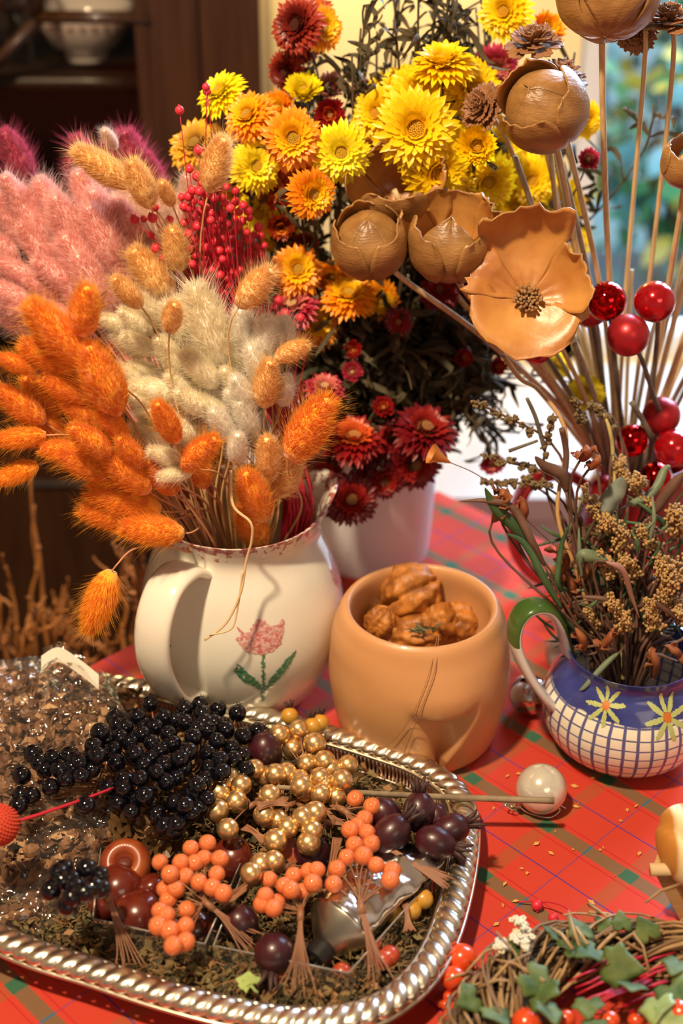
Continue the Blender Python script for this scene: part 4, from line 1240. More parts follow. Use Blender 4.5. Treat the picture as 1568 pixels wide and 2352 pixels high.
# bare reeds
random.seed(12)
reeds = [[(1182, 360, 1.02), (1230, 500, 1.03), (1330, 830, 1.05), (1400, 1110, 1.075)], [(1262, 330, 1.03), (1295, 620, 1.05), (1360, 880, 1.06), (1402, 1110, 1.075)],
         [(1302, 320, 1.02), (1370, 620, 1.04), (1405, 880, 1.06), (1408, 1110, 1.075)], [(1278, 335, 1.02), (1335, 560, 1.04), (1372, 760, 1.05), (1408, 1110, 1.075)],
         [(1590, 560, 1.02), (1530, 800, 1.04), (1450, 1110, 1.07)], [(1600, 700, 1.02), (1540, 860, 1.04), (1455, 1110, 1.07)], [(1600, 480, 1.06), (1500, 860, 1.07), (1445, 1110, 1.075)],
         [(1590, 300, 1.05), (1540, 640, 1.06), (1460, 1110, 1.075)], [(1620, 620, 1.06), (1550, 830, 1.06), (1470, 1110, 1.075)], [(1610, 800, 1.04), (1540, 930, 1.06), (1460, 1110, 1.07)],
         [(1450, 620, 1.07), (1440, 860, 1.08), (1430, 1110, 1.08)], [(1100, 640, 1.0), (1290, 880, 1.04), (1395, 1110, 1.07)], [(1130, 620, 1.01), (1300, 850, 1.05), (1397, 1110, 1.07)],
         [(1205, 800, 1.0), (1300, 930, 1.03), (1395, 1110, 1.07)], [(1290, 800, 1.0), (1350, 930, 1.03), (1400, 1110, 1.07)], [(1320, 790, 1.01), (1380, 960, 1.04), (1402, 1110, 1.07)],
         [(1640, 560, 1.04), (1565, 800, 1.05), (1475, 1110, 1.075)], [(1570, 660, 1.08), (1520, 850, 1.08), (1455, 1110, 1.08)], [(1640, 760, 1.06), (1560, 920, 1.06), (1470, 1110, 1.075)],
         [(1620, 720, 1.08), (1545, 880, 1.08), (1465, 1110, 1.08)], [(1400, 640, 1.08), (1415, 860, 1.08), (1420, 1110, 1.08)], [(1515, 690, 1.06), (1480, 850, 1.07), (1440, 1110, 1.075)]]
for i, pl in enumerate(reeds):
    pts = [PY(*a) for a in pl]; root = Vector((RC.x + U(-.02, .02), RC.y + U(-.02, .02), .015))
    b = MB(); b.tube(catmull(pts + [root], 6), .0019 * U(.85, 1.2), .0022, 8)
    o = b.build('reed', m_reed if i % 3 else m_reed_g, origin=root); tag(o, None, 'reed', 'bare reeds in the red jug'); reg(o, 'bare pale reed standing in the dark red jug', 'the bare reeds', pl[0][0], pl[0][1])

# ---- red baubles on twigs
m_bm = mat('bauble_matte_red', (0.42, 0.018, 0.026), .34, metal=.55)
m_bs = mat('bauble_satin_red', (0.45, 0.004, 0.010), .16, metal=.5, coat=.6)
m_bg = mat('bauble_mirror_red', (0.55, 0.010, 0.012), .03, metal=1.0)
m_twig = mat('grey_twig', (0.10, 0.085, 0.065), .8, col2=(0.17, 0.14, 0.10), nscale=80, bump=.4)
def bauble(px, py, r, Y, m, kind, path):
    c = PY(px, py, Y); s = r * m_per_px(c)
    root = Vector((RC.x + U(-.015, .03), RC.y + U(-.02, .01), .02))
    t = thing('red_bauble', root, f'{kind} red bauble on a twig', 'bauble', 'red baubles on twigs'); reg(t, f'{kind} red bauble on a grey twig', 'that finish', px, py)
    b = MB(); b.sphere(c, s, 40, 24); b.build('ball', m, t)
    b = MB(); d = (PY(*path[0]) - c).normalized()
    b.tube([c + d * s * .97, c + d * s * 1.10], s * .16, s * .13, 10); b.build('cap', mat('bauble_cap', (0.30, 0.02, 0.02), .3, metal=.8), t)
    pts = [c + d * s] + [PY(*a) for a in path] + [root]
    b = MB(); b.tube(catmull(pts, 5), .0017, .0022, 7); b.build('twig', m_twig, t)
E_ = (1440, 1110, 1.06)
bauble(1354, 708, 44, 1.03, m_bm, 'matte', [(1365, 770, 1.035), (1395, 950, 1.05), (1420, 1110, 1.065)])
bauble(1393, 692, 46, 1.0, m_bg, 'mirror', [(1405, 760, 1.01), (1425, 950, 1.03), E_])
bauble(1503, 693, 48, .985, m_bs, 'satin', [(1510, 760, 1.0), (1490, 950, 1.03), (1460, 1110, 1.06)])
bauble(1442, 770, 49, .965, m_bm, 'matte', [(1475, 830, .975), (1500, 910, .985), (1520, 985, 1.0), (1480, 1110, 1.05)])
bauble(1232, 797, 40, 1.0, m_bs, 'satin', [(1262, 830, 1.01), (1340, 960, 1.03), (1400, 1110, 1.06)])
bauble(1518, 955, 44, 1.0, m_bm, 'matte', [(1505, 1010, 1.01), (1480, 1110, 1.05)])
bauble(1451, 1012, 38, .985, m_bg, 'mirror', [(1445, 1060, 1.0), (1440, 1120, 1.05)])
bauble(1546, 1030, 44, .975, m_bs, 'satin', [(1530, 1085, 1.0), (1480, 1140, 1.05)])
bauble(1505, 1098, 38, .985, m_bg, 'mirror', [(1490, 1140, 1.0), (1460, 1170, 1.05)])
bauble(1388, 1125, 34, 1.0, m_bm, 'matte', [(1400, 1165, 1.02), (1420, 1180, 1.05)])
b = MB(); b.tube(catmull([PY(1450, 925, .98), PY(1475, 965, .985), PY(1495, 1015, .99), PY(1480, 1110, 1.04), Vector((RC.x, RC.y, .03))], 5), .0022, .0024, 8)
tag(b.build('bare_twig', m_twig), 'short pale cut twig between the lower red baubles', 'twig')

# =================================================================== FOLIAGE IN THE CHECKED JUG
random.seed(123)
BM = Vector((BC.x, BC.y, BH))
m_mil = mat('millet_seed', (0.48, 0.30, 0.11), .6, col2=(0.36, 0.20, 0.07), nscale=400)
m_mild = mat('brown_seed', (0.13, 0.085, 0.035), .7, col2=(0.20, 0.13, 0.05), nscale=400)
m_glf = mat('grey_green_leaf', (0.17, 0.22, 0.12), .5, col2=(0.26, 0.32, 0.22), nscale=50, translucent=.25)
m_glf2 = mat('deep_green_leaf', (0.045, 0.10, 0.035), .5, col2=(0.08, 0.15, 0.06), nscale=50, translucent=.2)
m_blf = mat('brown_red_leaf', (0.26, 0.065, 0.02), .55, col2=(0.36, 0.12, 0.04), nscale=60, translucent=.2)
m_plf = mat('purple_brown_leaf', (0.115, 0.055, 0.035), .55, col2=(0.18, 0.09, 0.06), nscale=60, translucent=.15)
def bstem(e, n=10, k=.35, dn=None):
    off = Vector((e.x - BM.x, e.y - BM.y, 0)); off = off.normalized() * min(.032, off.length * .5) + Vector((U(-.004, .004), U(-.004, .004), 0))
    m_ = BM + off; root = Vector((BC.x - off.x * .3, BC.y - off.y * .3, .01)); dd = (e - m_).length
    return root, [root] + bez(m_, m_ + (m_ - root).normalized() * dd * k, e - (dn or Vector((0, 0, 1))) * dd * .3, e, n)
def seedspray(px, py, px2, py2, Y, wid, m, kind, n=260):
    e0 = PY(px, py, Y); e1 = PY(px2, py2, Y - .005); root, pts = bstem(e0, dn=(e1 - e0).normalized())
    t = thing('seed_spray', root, 'x', 'dried plant', kind + ' seed sprays'); reg(t, kind + ' clustered seed spray in the checked jug', 'that kind', (px + px2) / 2, (py + py2) / 2)
    b = MB(); b.tube(pts + [e0 + (e1 - e0) * k / 4 for k in range(1, 5)], .0014, .0008, 6); b.build('stalk', m_plf, t)
    b = MB(); ax = (e1 - e0); w = wid * m_per_px(e0)
    nc = max(8, n // 22)
    for k in range(nc):
        tt = (k + R()) / nc; o = Vector((U(-1, 1), U(-1, 1), U(-1, 1))).normalized() * w * math.sqrt(R()) * (1 - .5 * tt)
        cc = e0 + ax * tt + o
        for j in range(n // nc):
            q = cc + Vector((random.gauss(0, 1), random.gauss(0, 1), random.gauss(0, 1))) * w * .22
            b.sphere(q, .0011 * U(.8, 1.3), 5, 4)
    b.build('seeds', m, t)
for a in [(1400, 1250, 1345, 1130, .90, 26), (1440, 1250, 1385, 1190, .88, 30), (1480, 1160, 1460, 1090, .91, 22), (1560, 1300, 1520, 1310, .86, 38), (1545, 1390, 1530, 1320, .855, 40),
          (1560, 1220, 1545, 1170, .89, 26), (1440, 1440, 1400, 1380, .845, 24), (1450, 1330, 1430, 1280, .87, 26), (1400, 1330, 1380, 1270, .87, 20), (1500, 1260, 1480, 1210, .89, 26), (1500, 1440, 1490, 1390, .85, 22), (1590, 1450, 1560, 1400, .85, 26),
          (1410, 1210, 1400, 1150, .90, 22), (1365, 1440, 1350, 1400, .86, 14), (1420, 1060, 1440, 1110, .93, 16)]:
    seedspray(*a, m_mil, 'golden beige', 420)
for a in [(1230, 990, 1085, 920, .93, 15), (1240, 1080, 1120, 1050, .93, 15), (1250, 1040, 1270, 950, .93, 11), (1340, 960, 1320, 920, .95, 16), (1380, 940, 1350, 930, .95, 12), (1200, 1110, 1110, 1105, .93, 12), (1255, 1120, 1205, 1100, .92, 15), (1410, 980, 1370, 935, .95, 12)]:
    seedspray(*a, m_mild, 'dark brown', 260)
def leaf(pl, w, m, label, stem=True, up=None, twist=0.0, nm='leaf_sprig', cup=.25, grp=None, plural=None):
    pts = catmull([PY(*a) for a in pl], 6)
    root, sp_ = bstem(pts[0], dn=(pts[1] - pts[0]).normalized())
    t = thing(nm, root, label, 'leaf', grp)
    if grp: reg(t, label, plural, pl[-1][0], pl[-1][1])
    b = MB(); b.tube(sp_, .0012, .0009, 6); b.build('stalk', m_plf, t)
    b = MB(); ww = w * m_per_px(pts[0])
    b.ribbon(pts, lambda t_: ww * 1.95 * (t_ + .02) ** .6 * max(0, 1 - t_) ** .85, up=up or (CAM - pts[0]).normalized(), twist=twist, cup=cup, wave=.15)
    if cup > .5:
        for k_ in range(4):
            q0 = pts[2].lerp(pts[-1], U(0, .7)); d_ = Vector((U(-1, 1), U(-1, 1), U(-.3, 1))).normalized() * ww * U(1.2, 2.2)
            b.ribbon([q0, q0 + d_ * .3 + Vector((U(-1, 1), U(-1, 1), U(-1, 1))) * ww * .3, q0 + d_ * .7 + Vector((U(-1, 1), U(-1, 1), U(-1, 1))) * ww * .4, q0 + d_], lambda t_: ww * .7 * math.sin(PI * (t_ * .9 + .05)), cup=.4, twist=2)
    o = b.build('blade', m, t); md = o.modifiers.new('thickness', 'SOLIDIFY'); md.thickness = .0004
leaf([(1230, 1265, .87), (1190, 1215, .87), (1140, 1170, .87), (1113, 1120, .87)], 20, m_glf2, 'long green pointed leaf arching left above the checked jug')
leaf([(1250, 1300, .86), (1225, 1250, .86), (1180, 1170, .87), (1120, 1150, .87), (1050, 1152, .875)], 12, m_plf, 'long dark narrow leaf reaching farthest left towards the white vase')
leaf([(1290, 1400, .85), (1250, 1330, .85), (1205, 1250, .86), (1160, 1225, .86)], 12, m_glf2, 'dark green strap leaf leaning left over the jug handle')
leaf([(1385, 1180, .89), (1400, 1150, .89), (1420, 1120, .89), (1428, 1095, .89)], 30, mat('silvery_leaf', (0.17, 0.22, 0.18), .5, col2=(0.27, 0.31, 0.27), nscale=30), 'broad silvery green leaf standing among the seed sprays')
leaf([(1300, 1130, .9), (1290, 1090, .9), (1250, 1070, .9), (1228, 1048, .9)], 18, m_plf, 'brown green pointed leaf by the dark seed sprays')
leaf([(1395, 1290, .86), (1340, 1275, .86), (1330, 1300, .86)], 20, m_glf, 'pale curled green leaf at the left of seed sprays')
leaf([(1335, 1370, .85), (1400, 1380, .845), (1430, 1420, .845), (1435, 1530, .84)], 9, m_plf, 'narrow purple brown leaf curling down over the jug rim')
leaf([(1390, 1290, .85), (1430, 1310, .845), (1450, 1370, .845), (1468, 1420, .845)], 9, mat('mauve_leaf', (0.28, 0.13, 0.10), .5), 'arched mauve brown leaf in front of the seed sprays')
leaf([(1460, 1395, .85), (1500, 1385, .845), (1540, 1410, .845), (1560, 1430, .845)], 9, m_plf, 'arched mauve brown leaf crossing in front at right')
leaf([(1420, 1500, .835), (1390, 1525, .83), (1345, 1575, .825), (1330, 1585, .825)], 9, m_glf, 'cut yellow green stalk leaf lying over the blue rim')
leaf([(1290, 1360, .86), (1280, 1330, .86), (1290, 1250, .87), (1310, 1200, .87)], 9, m_glf2, 'upright dark green leaf behind the jug handle')
leaf([(1440, 1160, .9), (1500, 1130, .91), (1525, 1080, .92), (1540, 1070, .92)], 14, m_glf, 'green strap leaf arching beneath the lower baubles')
leaf([(1500, 1180, .9), (1540, 1120, .9), (1580, 1080, .9)], 18, m_plf, 'brown strap leaf rising at the right edge')
for i in range(185):
    x0 = U(1290, 1570); y0 = U(1210, 1500); a = U(-1.6, 1.6) + (-.5 if x0 < 1380 else 0); Ln = U(50, 130)
    x1 = x0 + math.sin(a) * Ln; y1 = y0 - math.cos(a) * Ln; Y0 = .86 + (1500 - y0) * .00012 + U(-.01, .03)
    leaf([(x0, y0, Y0), (x0 + (x1 - x0) * .5 + U(-12, 12), y0 + (y1 - y0) * .5, Y0), (x1, y1, Y0 + U(-.01, .01))], U(3, 7), random.choice([m_glf2, m_glf2, m_plf, m_glf, m_glf2, m_olive]),
         'small narrow dry leaf on a stalk in the checked jug', nm='leaf_sprig', grp='small leaves in the checked jug', plural='the small leaves')
for i, (x0, y0, x1, y1) in enumerate([(1330, 1060, 1345, 1020), (1350, 1080, 1375, 1040), (1130, 1200, 1165, 1120), (1190, 1210, 1200, 1140), (1290, 1320, 1280, 1250), (1310, 1390, 1300, 1310), (1340, 1500, 1320, 1440), (1370, 1495, 1410, 1440), (1500, 1560, 1495, 1490), (1560, 1520, 1530, 1480), (1325, 1350, 1345, 1290), (1150, 1160, 1150, 1120)]):
    Y0 = .84 if y0 > 1450 else .88
    leaf([(x0, y0, Y0), ((x0 + x1) / 2 + 8, (y0 + y1) / 2, Y0 - .005), (x1, y1, Y0)], U(13, 22), m_blf, 'crumpled rusty red leaf in the checked jug', nm='leaf_sprig', cup=.6, grp='rusty leaves in the checked jug', plural='the rusty leaves')
# wiry stems
def wire(pl, r, m, label, cat='dried plant', nm='dry_sprig', r2=None):
    b = MB(); b.tube(catmull([PY(*a) for a in pl], 6), r, r2 or r * .7, 6); return tag(b.build(nm, m), label, cat)
wire([(1400, 1560, .86), (1340, 1300, .87), (1270, 1250, .875), (1200, 1185, .88), (1110, 1100, .89), (1040, 1065, .90), (1020, 1060, .90)], .0005, m_plf, 'hair thin stem holding the small orange cone leaf')
b = MB(); c = PY(1012, 1052, .90); d = (PY(1045, 1068, .90) - c).normalized(); x, y = basis(d)
b.tube([c - d * .008, c - d * .002, c + d * .008], lambda t: .0075 * (1 - t) + .0006, seg=9, cap=False)
tag(b.build('cone_leaf', mat('amber_cone', (0.66, 0.25, 0.05), .5, translucent=.3)), 'small orange cone shaped dried leaf in front of burgundy strawflowers', 'leaf')
wire([(1360, 1540, .86), (1345, 1250, .89), (1300, 1120, .91), (1300, 1040, .92), (1290, 985, .92)], .0024, m_plf, 'thick dark cut stem standing left of the seed sprays', r2=.0026)
wire([(1390, 1540, .86), (1330, 1330, .88), (1280, 1180, .9), (1300, 1000, .93), (1240, 900, .95), (1195, 870, .95), (1155, 815, .95)], .0016, mat('tan_stem', (0.48, 0.27, 0.10), .6), 'slender tan stem bending left under the open wooden flower', r2=.0018)
wire([(1250, 1030, .93), (1230, 960, .93), (1210, 915, .93)], .0021, m_twig, 'short black cut twig pointing up among dark seed sprays')
wire([(1168, 1036, .92), (1235, 1012, .92)], .0014, m_twig, 'short black cut twig lying sideways over the white sill')
wire([(1430, 1560, .85), (1410, 1100, .93), (1400, 990, .94), (1375, 930, .95)], .0017, mat('yellow_stem', (0.52, 0.40, 0.14), .6), 'yellow green stem rising towards the reeds')
# =================================================================== SILVER TRAY
random.seed(55)
m_silver = mat('silver', (0.86, 0.80, 0.68), .30, metal=1.0, col2=(0.70, 0.62, 0.50), nscale=60)
RZ = .026
rim_px = [(1070, 1905), (1048, 1818), (965, 1757), (860, 1718), (740, 1682), (600, 1643), (430, 1600), (230, 1565), (60, 1560), (-110, 1600), (-230, 1700), (-270, 1840), (-210, 1990), (-80, 2110), (60, 2180),
          (210, 2228), (380, 2283), (550, 2325), (700, 2344), (840, 2326), (945, 2262), (1010, 2170), (1052, 2040)]
rim = catmull([P(x, y, RZ) for x, y in rim_px], 22, closed=True)
# resample evenly
Ltot = sum((rim[i] - rim[(i + 1) % len(rim)]).length for i in range(len(rim)))
NR = 1800
res = []; acc = 0; i = 0; cur = rim[0]; target = 0
cum = [0]
for i in range(len(rim)): cum.append(cum[-1] + (rim[(i + 1) % len(rim)] - rim[i]).length)
j = 0
for k in range(NR):
    s = Ltot * k / NR
    while cum[j + 1] < s: j += 1
    f = (s - cum[j]) / (cum[j + 1] - cum[j]); res.append(rim[j].lerp(rim[(j + 1) % len(rim)], f))
TCN = sum(res, Vector()) / NR; TCN.z = 0
def outn(k):
    d = (res[(k + 3) % NR] - res[(k - 3) % NR]).normalized(); return Vector((-d.y, d.x, 0)) if Vector((-d.y, d.x, 0)).dot(res[k] - TCN) > 0 else Vector((d.y, -d.x, 0))
ON = [outn(k) for k in range(NR)]
tray = thing('silver_tray', TCN, 'oval silver tray with rope twisted rim in front, heaped with berries', 'tray')
b = MB(); seg = 16; NT = 118; vs = []
for k in range(NR):
    for q in range(seg):
        a = 2 * PI * q / seg
        ph = 2 * PI * (k / NR * NT) + math.cos(a) * 2.6
        rr = .0062 * (.74 + .34 * abs(math.sin(ph * .5)) ** .55)
        vs.append(res[k] + ON[k] * math.cos(a) * rr * 1.35 + Vector((0, 0, math.sin(a) * rr * .85)))
fs = [[k * seg + q, ((k + 1) % NR) * seg + q, ((k + 1) % NR) * seg + (q + 1) % seg, k * seg + (q + 1) % seg] for k in range(NR) for q in range(seg)]
b.add(vs, fs); b.build('rope_rim', m_silver, tray)
# smooth inner and outer collars, pierced gallery, base
b = MB(); 
def ringtube(off, z, r, mb):
    pts = [res[k] + ON[k] * off + Vector((0, 0, z - RZ)) for k in range(0, NR, 5)]
    mb.tube(pts + [pts[0]], r, seg=8, cap=False)
ringtube(-.0095, RZ - .0015, .0016, b); ringtube(.0088, RZ - .003, .0014, b); ringtube(-.0105, .009, .0014, b)
b.build('rim_beading', m_silver, tray)
b = MB()
for k in range(0, NR, 5):
    a = res[k] + ON[k] * -.0095; a.z = .009; c = a + Vector((0, 0, .0155)); k2 = (k + 5) % NR; a2 = res[k2] + ON[k2] * -.0095; a2.z = .009
    b.tube([a, a.lerp(c, .6), (a + a2) / 2 + Vector((0, 0, .0155))], .0009, seg=5)
b.build('pierced_gallery', m_silver, tray)
b = MB(); inn = [res[k] + ON[k] * -.0105 for k in range(0, NR, 10)]
for v in inn: v.z = .009
n = len(inn); c0 = TCN + Vector((0, 0, .004)); mid = [c0.lerp(Vector((v.x, v.y, .004)), .9) for v in inn]; und = [Vector((v.x, v.y, .0015)) for v in mid]
vs = [c0] + mid + inn + und
fs = [[0, 1 + i, 1 + (i + 1) % n] for i in range(n)] + [[1 + i, 1 + n + i, 1 + n + (i + 1) % n, 1 + (i + 1) % n] for i in range(n)] + [[1 + n + i, 1 + 2 * n + i, 1 + 2 * n + (i + 1) % n, 1 + n + (i + 1) % n] for i in range(n)]
b.add(vs, fs); b.build('base', m_silver, tray)
inner_poly = [(v.x, v.y) for v in inn]
def intray(p, m=.004):
    d = Vector((TCN.x - p.x, TCN.y - p.y)).normalized() * m
    return inpoly(p.x - d.x, p.y - d.y, inner_poly)

# loose dried filling of the tray: moss, petals, bark
b = MB()
def flake(mb, p, s, mi=0):
    q = Vector((U(-1, 1), U(-1, 1), U(-1, 1))).normalized(); x, y = basis(q); e = U(.3, 1)
    mb.add([p - x * s, p - y * s * e + q * s * .3, p + x * s, p + y * s * e - q * s * .2, p + q * s * .45], [[0, 1, 4], [1, 2, 4], [2, 3, 4], [3, 0, 4], [3, 2, 1, 0]], mi)
cnt = 0
while cnt < 9000:
    px = U(-60, 1060); py = U(1640, 2330); z = U(.006, .020)
    p = P(px, py, z)
    if not intray(p, .006): continue
    cnt += 1
    if R() < .35:
        d = Vector((U(-1, 1), U(-1, 1), U(-.3, .5))).normalized() * U(.004, .012)
        b.tube([p, p + d * .5 + Vector((U(-.002, .002), U(-.002, .002), .001)), p + d], .0005, .0003, 4, mi=random.choice([0, 3]))
    else: flake(b, p, U(.0014, .0042), random.choice([0, 0, 1, 1, 2, 3]))
b.add([TCN + Vector((0, 0, .0085))] + [Vector((v.x, v.y, .0095)).lerp(TCN + Vector((0, 0, .0095)), .03) for v in inn], [[0, 1 + i, 1 + (i + 1) % len(inn)] for i in range(len(inn))], 1)  # flat dark sheet added under the moss to hide reflections off the silver
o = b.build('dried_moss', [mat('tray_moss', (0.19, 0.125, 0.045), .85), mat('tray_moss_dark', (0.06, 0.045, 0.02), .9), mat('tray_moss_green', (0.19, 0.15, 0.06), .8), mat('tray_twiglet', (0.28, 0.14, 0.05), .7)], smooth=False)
tag(o, 'loose olive brown dried moss and petals filling the silver tray', 'moss', kind='stuff')
b = MB()
for (px, py) in [(555, 2250), (550, 2268), (566, 2262), (545, 2255), (560, 2275)]:
    p = P(px, py, .024); b.ribbon([p, p + Vector((.004, .003, .001)), p + Vector((.008, .002 + U(-.004, .004), 0))], .0022)
tag(b.build('lettuce_scrap', mat('fresh_green', (0.33, 0.42, 0.12), .6)), 'pale green leaf scrap low in the tray', 'leaf')

# ---------- clear plastic bag of potpourri at the left
BGC = P(-10, 1865, 0); 
def bag_h(u, v):
    r = math.hypot(u, v)
    return max(0, 1 - r ** 3.2) ** .55
bx, by_ = .122, .135
def bag_pt(u, v, k=1.0):
    p = Vector((BGC.x + u * bx, BGC.y + v * by_, 0))
    z = .010 + .054 * bag_h(u, v) * k * (.64 + .33 * v)
    z += .010 * noise.noise(Vector((u * 3, v * 3, 1))) * bag_h(u, v)
    return Vector((p.x, p.y, z))
b = MB()
cnt = 0
while cnt < 4200:
    a = U(0, 2 * PI); r = math.sqrt(R()) * .97; u, v = r * math.cos(a), r * math.sin(a)
    p = bag_pt(u, v, .93); p.z = p.z - U(.002, .010) if R() < .8 else U(.006, max(.008, p.z))
    cnt += 1
    rr = R()
    if rr < .25: # curled shaving
        c = p; s = U(.003, .007); q = Quaternion(Vector((U(-1, 1), U(-1, 1), U(-1, 1))).normalized(), U(0, 6)); pts = [c + q @ Vector((math.cos(t * .9) * s * (1 - t * .1), math.sin(t * .9) * s * (1 - t * .1), t * s * .12)) for t in range(7)]
        b.ribbon(pts, s * .35, up=q @ Vector((0, 0, 1)), mi=random.choice([0, 1, 2]))
    elif rr < .4: b.sphere(p, U(.003, .006), 8, 6, mi=random.choice([0, 1]), jit=.3)
    else: flake(b, p, U(.003, .008), random.choice([0, 0, 1, 1, 2]))
o = b.build('potpourri', [mat('potpourri_brown', (0.34, 0.17, 0.08), .8, col2=(0.18, 0.08, 0.035), nscale=200), mat('potpourri_dark', (0.15, 0.065, 0.03), .8), mat('potpourri_tan', (0.58, 0.36, 0.20), .8, col2=(0.42, 0.23, 0.12), nscale=200)], smooth=False)
tag(o, 'brown wood shavings and dried cones inside the clear bag', 'potpourri', kind='stuff')
m_plastic = clear_mat('bag_plastic', (.96, .95, .93), .03, .10, bump=1.0, bscale=55, haze=.02)
bag = thing('plastic_bag', BGC, 'crumpled clear plastic bag of potpourri lying in the tray at left', 'bag')
b = MB(); n1 = 110; vs = []; fs = []
for i in range(n1 + 1):
    for j in range(n1 + 1):
        u = (i / n1 * 2 - 1) * 1.08; v = (j / n1 * 2 - 1) * 1.08
        rr = math.hypot(u, v); m_ = max(abs(u), abs(v)); f = (m_ / rr) if rr > 1e-6 else 1
        uu, vv = u * f, v * f
        p = bag_pt(min(1, max(-1, uu)), min(1, max(-1, vv)))
        w = noise.noise(Vector((uu * 4, vv * 4, 5))); w2 = abs(noise.noise(Vector((uu * 9, vv * 9, 8)))); w3 = abs(noise.noise(Vector((uu * 21, vv * 21, 3))))
        p.z += .006 + .007 * w + .011 * (.3 - w2) + .004 * (.3 - w3); p.x += .004 * w3; p.z = max(p.z, .007)
        vs.append(p)
for i in range(n1):
    for j in range(n1): a = i * (n1 + 1) + j; fs.append([a, a + n1 + 1, a + n1 + 2, a + 1])
b.add(vs, fs); b.build('bag_film', m_plastic, bag)
# gathered corner of the bag pulled up, with white printed seal
ap = [(-60, 1640, .05), (20, 1560, .070), (105, 1490, .085)]
b = MB(); top = [P(98, 1488, .082), P(135, 1474, .088), P(180, 1500, .085), P(235, 1540, .072), P(262, 1570, .06)]
bot = [P(100, 1600, .062), P(150, 1600, .066), P(200, 1610, .062), P(250, 1625, .055), P(300, 1650, .048)]
tp = catmull(top, 6); bt = catmull(bot, 6); vs = []; m7 = 8
for i in range(len(tp)):
    for j in range(m7 + 1):
        p = tp[i].lerp(bt[i], j / m7); p += Vector((0, -.006 * math.sin(PI * j / m7) + .002 * noise.noise(p * 120), .003 * noise.noise(p * 90))); vs.append(p)
fs = [[i * (m7 + 1) + j, (i + 1) * (m7 + 1) + j, (i + 1) * (m7 + 1) + j + 1, i * (m7 + 1) + j + 1] for i in range(len(tp) - 1) for j in range(m7)]
b.add(vs, fs); b.build('bag_corner', m_plastic, bag)
b = MB(); sl = catmull([P(96, 1500, .0835), P(135, 1480, .089), P(180, 1505, .086), P(228, 1543, .075)], 6)
vs = []
for i, p in enumerate(sl):
    for j in range(4): vs.append(p + Vector((0, -.0028, -.0005)) + (P(120, 1600, .062) - P(120, 1530, .08)).normalized() * (.011 * j / 3))
b.add(vs, [[i * 4 + j, (i + 1) * 4 + j, (i + 1) * 4 + j + 1, i * 4 + j + 1] for i in range(len(sl) - 1) for j in range(3)])
b.build('bag_seal', mat('white_seal', (0.75, 0.70, 0.60), .3, coat=.4), bag)
b = MB(); cnt = 0
while cnt < 170:
    x = U(100, 320); y = U(1530, 1640); 
    if y < 1500 + (x - 100) * .35 + 18: continue
    z = .055 - (x - 100) * .00006; p = P(x, y, z) ; cnt += 1
    flake(b, p + Vector((0, .004, 0)), U(.003, .007), random.choice([0, 1, 1, 2]))
o = b.build('potpourri', [MATS['potpourri_brown'], MATS['potpourri_dark'], MATS['potpourri_tan']], smooth=False); tag(o, 'brown bark pieces showing through the raised corner of the bag', 'potpourri', kind='stuff')

# ---------- clear acrylic boxes
m_acr = clear_mat('acrylic', (.93, .93, .93), .06, .03, haze=.03)
def clearbox(pp, z0, z1, label):
    """open clear box with four wall corners given as pixels on the plane z1"""
    cs = [P(x, y, z1) for x, y in pp]; c = sum(cs, Vector()) / 4; c.z = z0
    t = thing('clear_box', c, label, 'box')
    for i in range(4):
        a, d = cs[i], cs[(i + 1) % 4]; o = (d - a).normalized(); nn = Vector((-o.y, o.x, 0)) * .0006
        b = MB(); vs = [Vector((v.x, v.y, zz)) for v in (a + nn, d + nn, d - nn, a - nn) for zz in (z0, z1)]
        b.add(vs, [[0, 2, 3, 1], [2, 4, 5, 3], [4, 6, 7, 5], [6, 0, 1, 7], [1, 3, 5, 7], [0, 6, 4, 2]]); b.build('side', m_acr, t, smooth=False)
        b = MB(); b.tube([a, d], .0006, seg=6); b.build('edge', mat('acrylic_edge', (0.26, 0.23, 0.21), .2, spec=.8), t)
    return t
clearbox([(213, 2110), (470, 2168), (560, 1965), (232, 1945)], .006, .034, 'clear plastic box holding the glossy chestnuts')
clearbox([(490, 2172), (800, 2235), (1000, 2010), (575, 1960)], .006, .030, 'clear plastic box in the tray holding silver tube and rosehips')

# ---------- chestnuts
m_ch = mat('chestnut_shell', (0.15, 0.018, 0.007), .25, col2=(0.075, 0.009, 0.005), nscale=40, coat=.6)
def chestnut(px, py, z, r, ax, label):
    c = P(px, py, z); t = thing('chestnut', c, label, 'chestnut')
    q = Vector(ax).normalized().to_track_quat('Z', 'Y').to_matrix()
    b = MB(); b.sphere(c, r, 28, 18, sc=(1, .82, .95), rot=q); 
    for i, v in enumerate(b.v):
        d = (q.inverted() @ (v - c)) / r
        if d.z > .6: b.v[i] = v + (q @ Vector((0, 0, 1))) * r * .16 * (d.z - .6) / .4
    b.build('shell', m_ch, t)
    b = MB(); b.sphere(c - q @ Vector((0, 0, r * .62)), r * .62, 16, 8, sc=(1, .8, .55), rot=q); b.build('scar', mat('chestnut_scar', (0.30, 0.15, 0.07), .7), t)
chestnut(277, 2040, .030, .0150, (-.5, .6, .6), 'glossy red brown chestnut at left of the clear box')
chestnut(312, 2100, .026, .0160, (.6, .8, .3), 'glossy chestnut with bright streak, lowest in the clear box')
chestnut(345, 2045, .024, .0130, (.3, -.4, .8), 'dark chestnut between the black and orange berries')
chestnut(245, 2075, .022, .0125, (0, .4, .8), 'small dark chestnut at the left wall of the clear box')
chestnut(532, 1975, .028, .0150, (.2, .5, .6), 'red chestnut behind the orange frosted berries')
chestnut(380, 2150, .018, .0130, (.2, .5, .6), 'chestnut seen through the front of the clear box')
chestnut(450, 2135, .017, .0120, (-.2, .5, .6), 'chestnut under the orange berries by the box corner')
